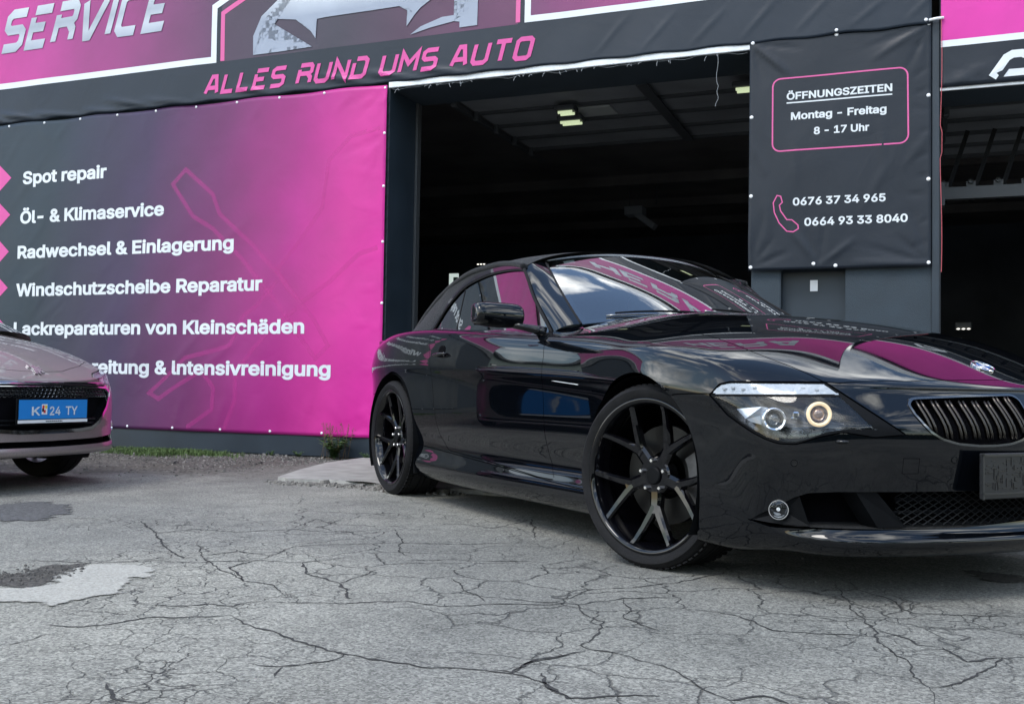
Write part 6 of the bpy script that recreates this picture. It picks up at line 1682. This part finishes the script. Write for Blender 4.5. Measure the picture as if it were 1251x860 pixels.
    extract(bm,nl,S('shell'),'body_shell',P,HB,weld=True); extract(bm,nl,S('bonnet'),'bonnet',P,HB,weld=True); extract(bm,nl,S('bumper'),'front_bumper',P,HB,weld=True,rim=.015)
    extract(bm,nl,S('gap'),'panel_gap',M['matte_black'],HB,weld=True,rim=0,offset=-.0095)
    extract(bm,nl,S('ring'),'grille_surround',M['chrome'],HB,weld=True,offset=.004,rim=.02)
    extract(bm,nl,S('grille'),'grille_back',M['matte_black'],HB,weld=True,offset=-.05,rim=-.045)
    extract(bm,nl,S('intake'),'lower_intake',M['matte_black'],HB,weld=True,offset=-.05,rim=-.045)
    for s in (1,-1):
        extract(bm,nl,S('door'),'door',P,HB,side=s)
        h_ = extract(bm,nl,S('lamp'),'headlight',M['lamp_silver'],HB,side=s,offset=-.03,rim=-.03)
        extract(bm,nl,S('lamp'),'lens',M['lens_glass'],h_,side=s,offset=-.001,rim=0)
        for (x,w,z,R_) in ((.48,.70,.705,.040),(.60,.60,.680,.034)):
            F = Vector((.9,-s*.42,0)).normalized(); mt = Matrix.Translation(Vector((x-.02,-s*w,z)))@F.to_track_quat('X','Z').to_matrix().to_4x4()
            b2 = bmesh.new(); r_ = lathe(b2,[(.012,R_),(.010,R_-.006),(-.01,R_*.6),(-.015,R_*.2)],24,axis='X'); b2.faces.new(r_[-1]); b2.transform(mt); obj('reflector',b2,M['chrome'],h_,smooth=True)
        # corner lamp low in the bumper
        F = Vector((.8,-s*.6,0)).normalized(); x = fx(.70,.355); mt = Matrix.Translation(Vector((x+.004,-s*.70,.365)))@F.to_track_quat('X','Z').to_matrix().to_4x4()
        b2 = bmesh.new(); r_ = lathe(b2,[(-.01,.036),(.006,.036),(.006,.030),(-.012,.020),(-.016,.006)],24,axis='X'); b2.faces.new(r_[-1]); b2.transform(mt); obj('fog_lamp',b2,M['chrome'],HB,smooth=True,sharp=40)
        # black corner wedge
        for xa,R in ((0,.335),(-2.54,.335)):
            b2 = bmesh.new(); A = [radians(d) for d in range(-30,211,12)]; rings = [[b2.verts.new((xa+(R-.003)*cos(t),-s*yy,.30+(R-.003)*sin(t))) for t in A] for yy in (.845,.6)]
            for k in range(len(A)-1): b2.faces.new((rings[0][k],rings[0][k+1],rings[1][k+1],rings[1][k]))
            b2.faces.new(rings[1]); obj('wheel_arch_liner',b2,M['black_plastic'],HB)
            build_wheel_simple(HB,xa,-s*.755,.30,-s)
    # honeycomb mesh band, crossbars
    b2 = bmesh.new()
    for row in range(3):
        for k in range(34):
            w = -.52+.0315*k+(.0157 if row%2 else 0); z = .605-.019*row
            pts = [(fx(abs(w+.013*cos(a)),z)-.014, -(w+.013*cos(a)), z+.0085*sin(a)) for a in [radians(60*q) for q in range(6)]]
            tube(b2,pts,.0022,3,closed=True)
    obj('grille_mesh',b2,M['satin_trim'],HB,kind='stuff')
    for z in (.400,.425):
        b2 = bmesh.new(); tube(b2,[(fx(abs(w),z)-.02,-w,z) for w in np.linspace(-.40,.40,15)],.006,6); obj('grille_bar',b2,M['black_plastic'],HB)
    b2 = bmesh.new(); tube(b2,[(fx(abs(w),.632)+.004,-w,.632) for w in np.linspace(-.50,.50,25)],.010,8,flat=.5,up=(0,0,1)); obj('trim_strip',b2,M['black_plastic'],HB)
    b2 = bmesh.new(); tube(b2,[(fx(abs(w),.647)+.001,-w,.647) for w in np.linspace(-.50,.50,25)],.005,6); obj('chrome_strip',b2,M['chrome'],HB)
    # number plate
    xp = fx(0,.47)+.012
    b2 = bmesh.new(); box(b2,(xp,0,.478),(.010,.535,.150),bevel=.003); pl = obj('number_plate',b2,M['black_plastic'],HB)
    b2 = bmesh.new(); box(b2,(xp+.0065,0,.489),(.004,.505,.112)); obj('plate_face',b2,mat('plate_blue',(.02,.22,.62),.35,coat=.5),pl)
    b2 = bmesh.new(); box(b2,(xp+.0065,0,.419),(.004,.515,.018)); obj('plate_strip',b2,M['paper'],pl)
    RT = Matrix.Rotation(pi/2,4,'Z')      # text lies in the u-z plane facing -y: turn it to face +x
    for tx,a,b_,hh in (('K',-.165,-.105,.072),('24',-.035,.045,.072),('TY',.085,.175,.072)):
        t = text_bm(tx,a,b_,.454,hh,.03); t.transform(Matrix.Translation((xp+.0095,0,0))@RT); obj('plate_lettering',t,M['print_white'],pl,normals=False)
    b2 = bmesh.new(); box(b2,(xp+.009,-.073,.489),(.002,.040,.060)); cr = obj('crest',b2,M['paper'],pl)
    for dy,dz,c in ((-.010,.014,(.6,.05,.04)),(.010,.014,(.75,.55,.05)),(0,-.012,(.55,.04,.04)),(-.012,-.004,(.02,.02,.02))):
        b2 = bmesh.new(); box(b2,(xp+.0105,-.073+dy,.489+dz),(.002,.014,.018)); obj('crest_field',b2,mat('crest_colour',c,.4),cr)
    b2 = bmesh.new()
    for k in range(26): box(b2,(xp+.009,-.06+.0048*k,.419),(.001,.003,.007 if k%3 else .004))
    obj('small_print',b2,M['black_plastic'],pl,kind='stuff')
    t = text_bm('PEUGEOT',-.13,.13,.6275,.0095,.03); t.transform(Matrix.Translation((fx(0,.63)+.0155,0,0))@RT); obj('lettering',t,M['chrome'],HB,normals=False)
    # bonnet emblem: a chrome upright lion
    lion = [(-.010,-.050),(.004,-.050),(.002,-.030),(.012,-.018),(.022,-.034),(.036,-.036),(.030,-.024),(.026,-.008),(.016,.006),(.034,.002),(.046,.010),(.034,.014),(.020,.018),(.038,.026),(.046,.040),(.030,.034),(.016,.030),(.014,.044),(.004,.052),(-.008,.046),(-.016,.034),(-.030,.038),(-.040,.050),(-.038,.030),(-.022,.022),(-.018,.006),(-.030,-.012),(-.034,-.034),(-.046,-.046),(-.028,-.048),(-.020,-.030),(-.010,-.024)]
    x0 = .70; sl_ = (tz(x0+.03,0)-tz(x0-.03,0))/.06; nrm = Vector((-sl_,0,1)).normalized(); upv = Vector((-1,0,-sl_)).normalized(); rt = Vector((0,1,0))
    mt = Matrix(((rt.x,upv.x,nrm.x,x0),(rt.y,upv.y,nrm.y,0),(rt.z,upv.z,nrm.z,tz(x0,0)+.002),(0,0,0,1)))
    b2 = bmesh.new(); prism(b2,lion,0,.006,mt); bmesh.ops.triangulate(b2,faces=[f for f in b2.faces if len(f.verts)>4]); obj('emblem',b2,M['chrome'],HB)
    # sculpted ridge of the bonnet around the emblem
    # greenhouse
    prof = [(-.06,.985),(-.38,1.14),(-.72,1.29),(-1.08,1.39),(-1.60,1.445),(-2.0,1.455),(-2.4,1.43),(-2.75,1.36),(-2.98,1.22),(-3.10,1.02)]
    PC = catmull(prof,6); v = []; n = 29
    for (x,z) in PC:
        t = (x+.06)/(-3.04); zb = .915+.03*t; W_ = .775-.04*t; H = max(.03,z-zb)
        for k in range(n):
            a = pi*k/(n-1); cx_ = cos(a); sx_ = sin(a); k1 = 1-.20*(abs(sx_)**1.5)*min(1,H/.5)
            v.append((x-.10*(1-abs(cx_)**2)*0+(-.14*abs(cx_)**3 if x > -1.35 else 0), W_*np.sign(cx_)*abs(cx_)**.42*(1-.26*min(1,H/.45)*abs(sx_)**1.2)/(1), zb+H*abs(sx_)**.62))
    f = [(i*n+j,i*n+j+1,(i+1)*n+j+1,(i+1)*n+j) for i in range(len(PC)-1) for j in range(n-1)]
    b2 = bmesh.new(); vs = [b2.verts.new(tuple(map(float,p))) for p in v]; [b2.faces.new([vs[q] for q in ff]) for ff in f]
    C2 = None
    wind = lambda c: np.maximum(sdpoly(XZ(c),[(.05,.90),(.0,1.02),(-1.10,1.45),(-1.20,1.38),(-1.20,1.2),(-.5,.95)])*1.0, np.abs(c[:,1])-(.66-.12*np.clip((c[:,2]-.95)/.4,0,1)))
    sidew = lambda c: sdpoly(XZ(c),[(-.92,.96),(-1.22,1.16),(-1.50,1.33),(-1.9,1.375),(-2.3,1.36),(-2.62,1.28),(-2.78,1.12),(-2.80,.97)])
    cut(b2,wind); cut(b2,sidew,lambda c: np.abs(c[:,1])>.45)
    b2.faces.ensure_lookup_table(); C = centroids(b2); wi = (wind(C)<0)&(np.abs(C[:,1])<.7); si = (sidew(C)<0)&(np.abs(C[:,1])>.45); b2.verts.index_update()
    def sub(mask,name,m_):
        vid = {}; vv = []; ff = []
        for i in np.nonzero(mask)[0]:
            q = []
            for w in b2.faces[i].verts:
                if w.index not in vid: vid[w.index] = len(vv); vv.append(tuple(w.co))
                q.append(vid[w.index])
            ff.append(q)
        return pydata(name,vv,ff,m_,HB,smooth=True)
    sub(~wi&~si,'roof',P); sub(wi&~si,'windscreen',M['screen_glass']); sub(si&(C[:,1]>0),'side_window',M['window_glass']); sub(si&(C[:,1]<0),'side_window',M['window_glass']); b2.free()
    b2 = bmesh.new(); box(b2,(-1.7,0,.62),(2.6,1.4,.62)); obj('cabin_tub',b2,M['matte_black'],HB)
    b2 = bmesh.new(); box(b2,(-1.27,0,.22),(3.2,1.35,.10)); obj('underbody',b2,M['matte_black'],HB)
    for s in (-1,1):
        b2 = bmesh.new(); bmesh.ops.create_uvsphere(b2,u_segments=20,v_segments=12,radius=1,matrix=Matrix.Translation((-.72,s*.93,.98))@Matrix.Diagonal((.07,.11,.065,1))); mr = obj('door_mirror',b2,P,HB,smooth=True)
        b2 = bmesh.new(); tube(b2,[(-.74,s*.84,.95),(-.76,s*.76,.93)],.022,8); obj('mirror_arm',b2,M['black_plastic'],mr)
def build_wheel_simple(parent, cx, cy, R, o):
    w = empty('wheel',(cx,cy,R)); w.parent = parent; Wd = .20; y0 = o*Wd/2
    b = bmesh.new(); lathe(b,[(y0*.9,R-.085),(y0,R-.06),(y0*1.02,R-.035),(y0*.85,R-.004),(y0*.4,R),(y0*.38,R-.006),(y0*.34,R-.006),(y0*.3,R),(-y0*.3,R),(-y0*.34,R-.006),(-y0*.4,R),(-y0*.85,R-.004),(-y0,R-.035),(-y0*.9,R-.09)],56); obj('tyre',b,M['rubber'],w,smooth=True,sharp=40)
    b = bmesh.new(); lathe(b,[(y0*.92,R-.085),(y0*.95,R-.092),(y0*.7,R-.10),(-y0*.9,R-.10)],48); obj('rim',b,M['satin_metal'],w,smooth=True,sharp=40)
    for k in range(5):
        a = 2*pi*k/5; b = bmesh.new(); box(b,(cos(a)*.11,y0*.72,sin(a)*.11),(.20,.02,.045),rot=(0,-a,0),bevel=.006); obj('spoke',b,M['satin_metal'],w)
    b = bmesh.new(); r_ = lathe(b,[(y0*.6,.04),(y0*.85,.035),(y0*.9,.02)],20); b.faces.new(r_[-1]); obj('hub',b,M['satin_metal'],w,smooth=True)
build_hatch()
# ------------------------------------------------------------------ surroundings that the paint mirrors
M['pale_green'] = mat('pale_green_plaster', (.33,.39,.35), .85, noise=(2,.12), bump=(60,.3)); M['roof_grey'] = mat('roof_sheet', (.10,.11,.12), .6); M['pane_dark'] = mat('window_pane', (.02,.025,.03), .08, coat=1)
NB = wempty('neighbouring_hall', 'long pale green hall with dark strip windows standing left of the workshop', 'building', None, (-25.5,1,0))
bm = bmesh.new(); box(bm, (0,5,2.3),(14,10,4.6)); obj('wall', bm, M['pale_green'], NB)
bm = bmesh.new(); box(bm, (0,5,4.72),(14.5,10.5,.22), bevel=.02); obj('roof', bm, M['roof_grey'], NB)
for x in (-4.4,.2,4.2):
    bm = bmesh.new(); box(bm, (x,-.02,3.1),(1.5,.10,.55)); w = obj('window', bm, M['roof_grey'], NB)
    bm = bmesh.new(); box(bm, (x,-.09,3.1),(1.36,.02,.42)); obj('pane', bm, M['pane_dark'], w)
bm = bmesh.new(); box(bm, (-2,-.03,1.25),(2.6,.1,2.5)); obj('roller_door', bm, M['door_panel'], NB)
# trees and low building behind the photographer
def leaf_tree(x, y, h, R, seed, label):
    r = random.Random(seed); t = empty('tree', (x,y,0), 0, label, 'tree', 'trees behind the photographer')
    bm = bmesh.new(); P = [Vector((0,0,0)),Vector((.1,.05,h*.25)),Vector((.0,.1,h*.5)),Vector((.1,0,h*.8))]; tube(bm, P, [h*.030,h*.024,h*.016,h*.006], 8)
    for k in range(9):
        a = r.uniform(0,6.28); z = h*r.uniform(.3,.7); d = Vector((cos(a),sin(a),.7)); tube(bm, [Vector((0,.05,z)),Vector((0,.05,z))+d*R*.5,Vector((0,.05,z+.1))+d*R*.8], [h*.010,h*.006,h*.003], 5)
    obj('trunk', bm, M['bark'], t)
    V_ = []; F_ = []
    for k in range(46):
        a = r.uniform(0,6.28); el = r.uniform(-.5,1.4); q = R*r.uniform(.35,1); c = Vector((cos(a)*cos(el)*q, sin(a)*cos(el)*q, h*.62+sin(el)*q*1.05)); s = R*r.uniform(.16,.34)
        for _ in range(70):
            p = c+Vector((r.gauss(0,s*.5),r.gauss(0,s*.5),r.gauss(0,s*.5))); n1 = Vector((r.gauss(0,1),r.gauss(0,1),r.gauss(0,1))).normalized(); n2 = n1.orthogonal().normalized(); l = .13
            i = len(V_); V_ += [p-n1*l,p+n2*l*.6,p+n1*l,p-n2*l*.6]; F_.append((i,i+1,i+2,i+3))
    pydata('crown', V_, F_, M['leaf_dark'], t, kind='stuff')
M['bark'] = mat('bark', (.08,.06,.045), .9); M['leaf_dark'] = mat('leaf', (.045,.075,.025), .6, noise=(3,.4))
for i,(x,y,h,R,lb) in enumerate(((-9,-19,8.5,3.2,'broad leafy tree behind the photographer, furthest left'),(-3,-21,7.5,3.0,'rounded leafy tree behind the photographer, second from the left'),(3.5,-20,8.0,3.2,'leafy tree behind the photographer, middle of the row'),(9.5,-19,7.4,2.9,'leafy tree behind the photographer, fourth from the left'),(15.5,-17,8.8,3.3,'tall leafy tree behind the photographer, furthest right'),(-15,-15,8,3.1,'leafy tree beside the yard on the far left'),(21,-12,7.5,3,'leafy tree beside the yard on the far right'))):
    leaf_tree(x,y,h,R,40+i,lb)
t = empty('hedge', (2,-17,0), 0, 'long clipped dark green hedge behind the photographer', 'hedge')
r = random.Random(77); V_ = []; F_ = []
for _ in range(9000):
    p = Vector((r.uniform(-24,24), r.uniform(-.8,.8), r.uniform(0,2.3)))
    n1 = Vector((r.gauss(0,1),r.gauss(0,1),r.gauss(0,1))).normalized(); n2 = n1.orthogonal().normalized(); l = .15
    i = len(V_); V_ += [p-n1*l,p+n2*l*.6,p+n1*l,p-n2*l*.6]; F_.append((i,i+1,i+2,i+3))
pydata('foliage', V_, F_, M['leaf_dark'], t, kind='stuff')
bm = bmesh.new(); box(bm, (0,0,1.0),(48,.7,1.9)); obj('core', bm, mat('hedge_core',(.02,.03,.012),.9), t)
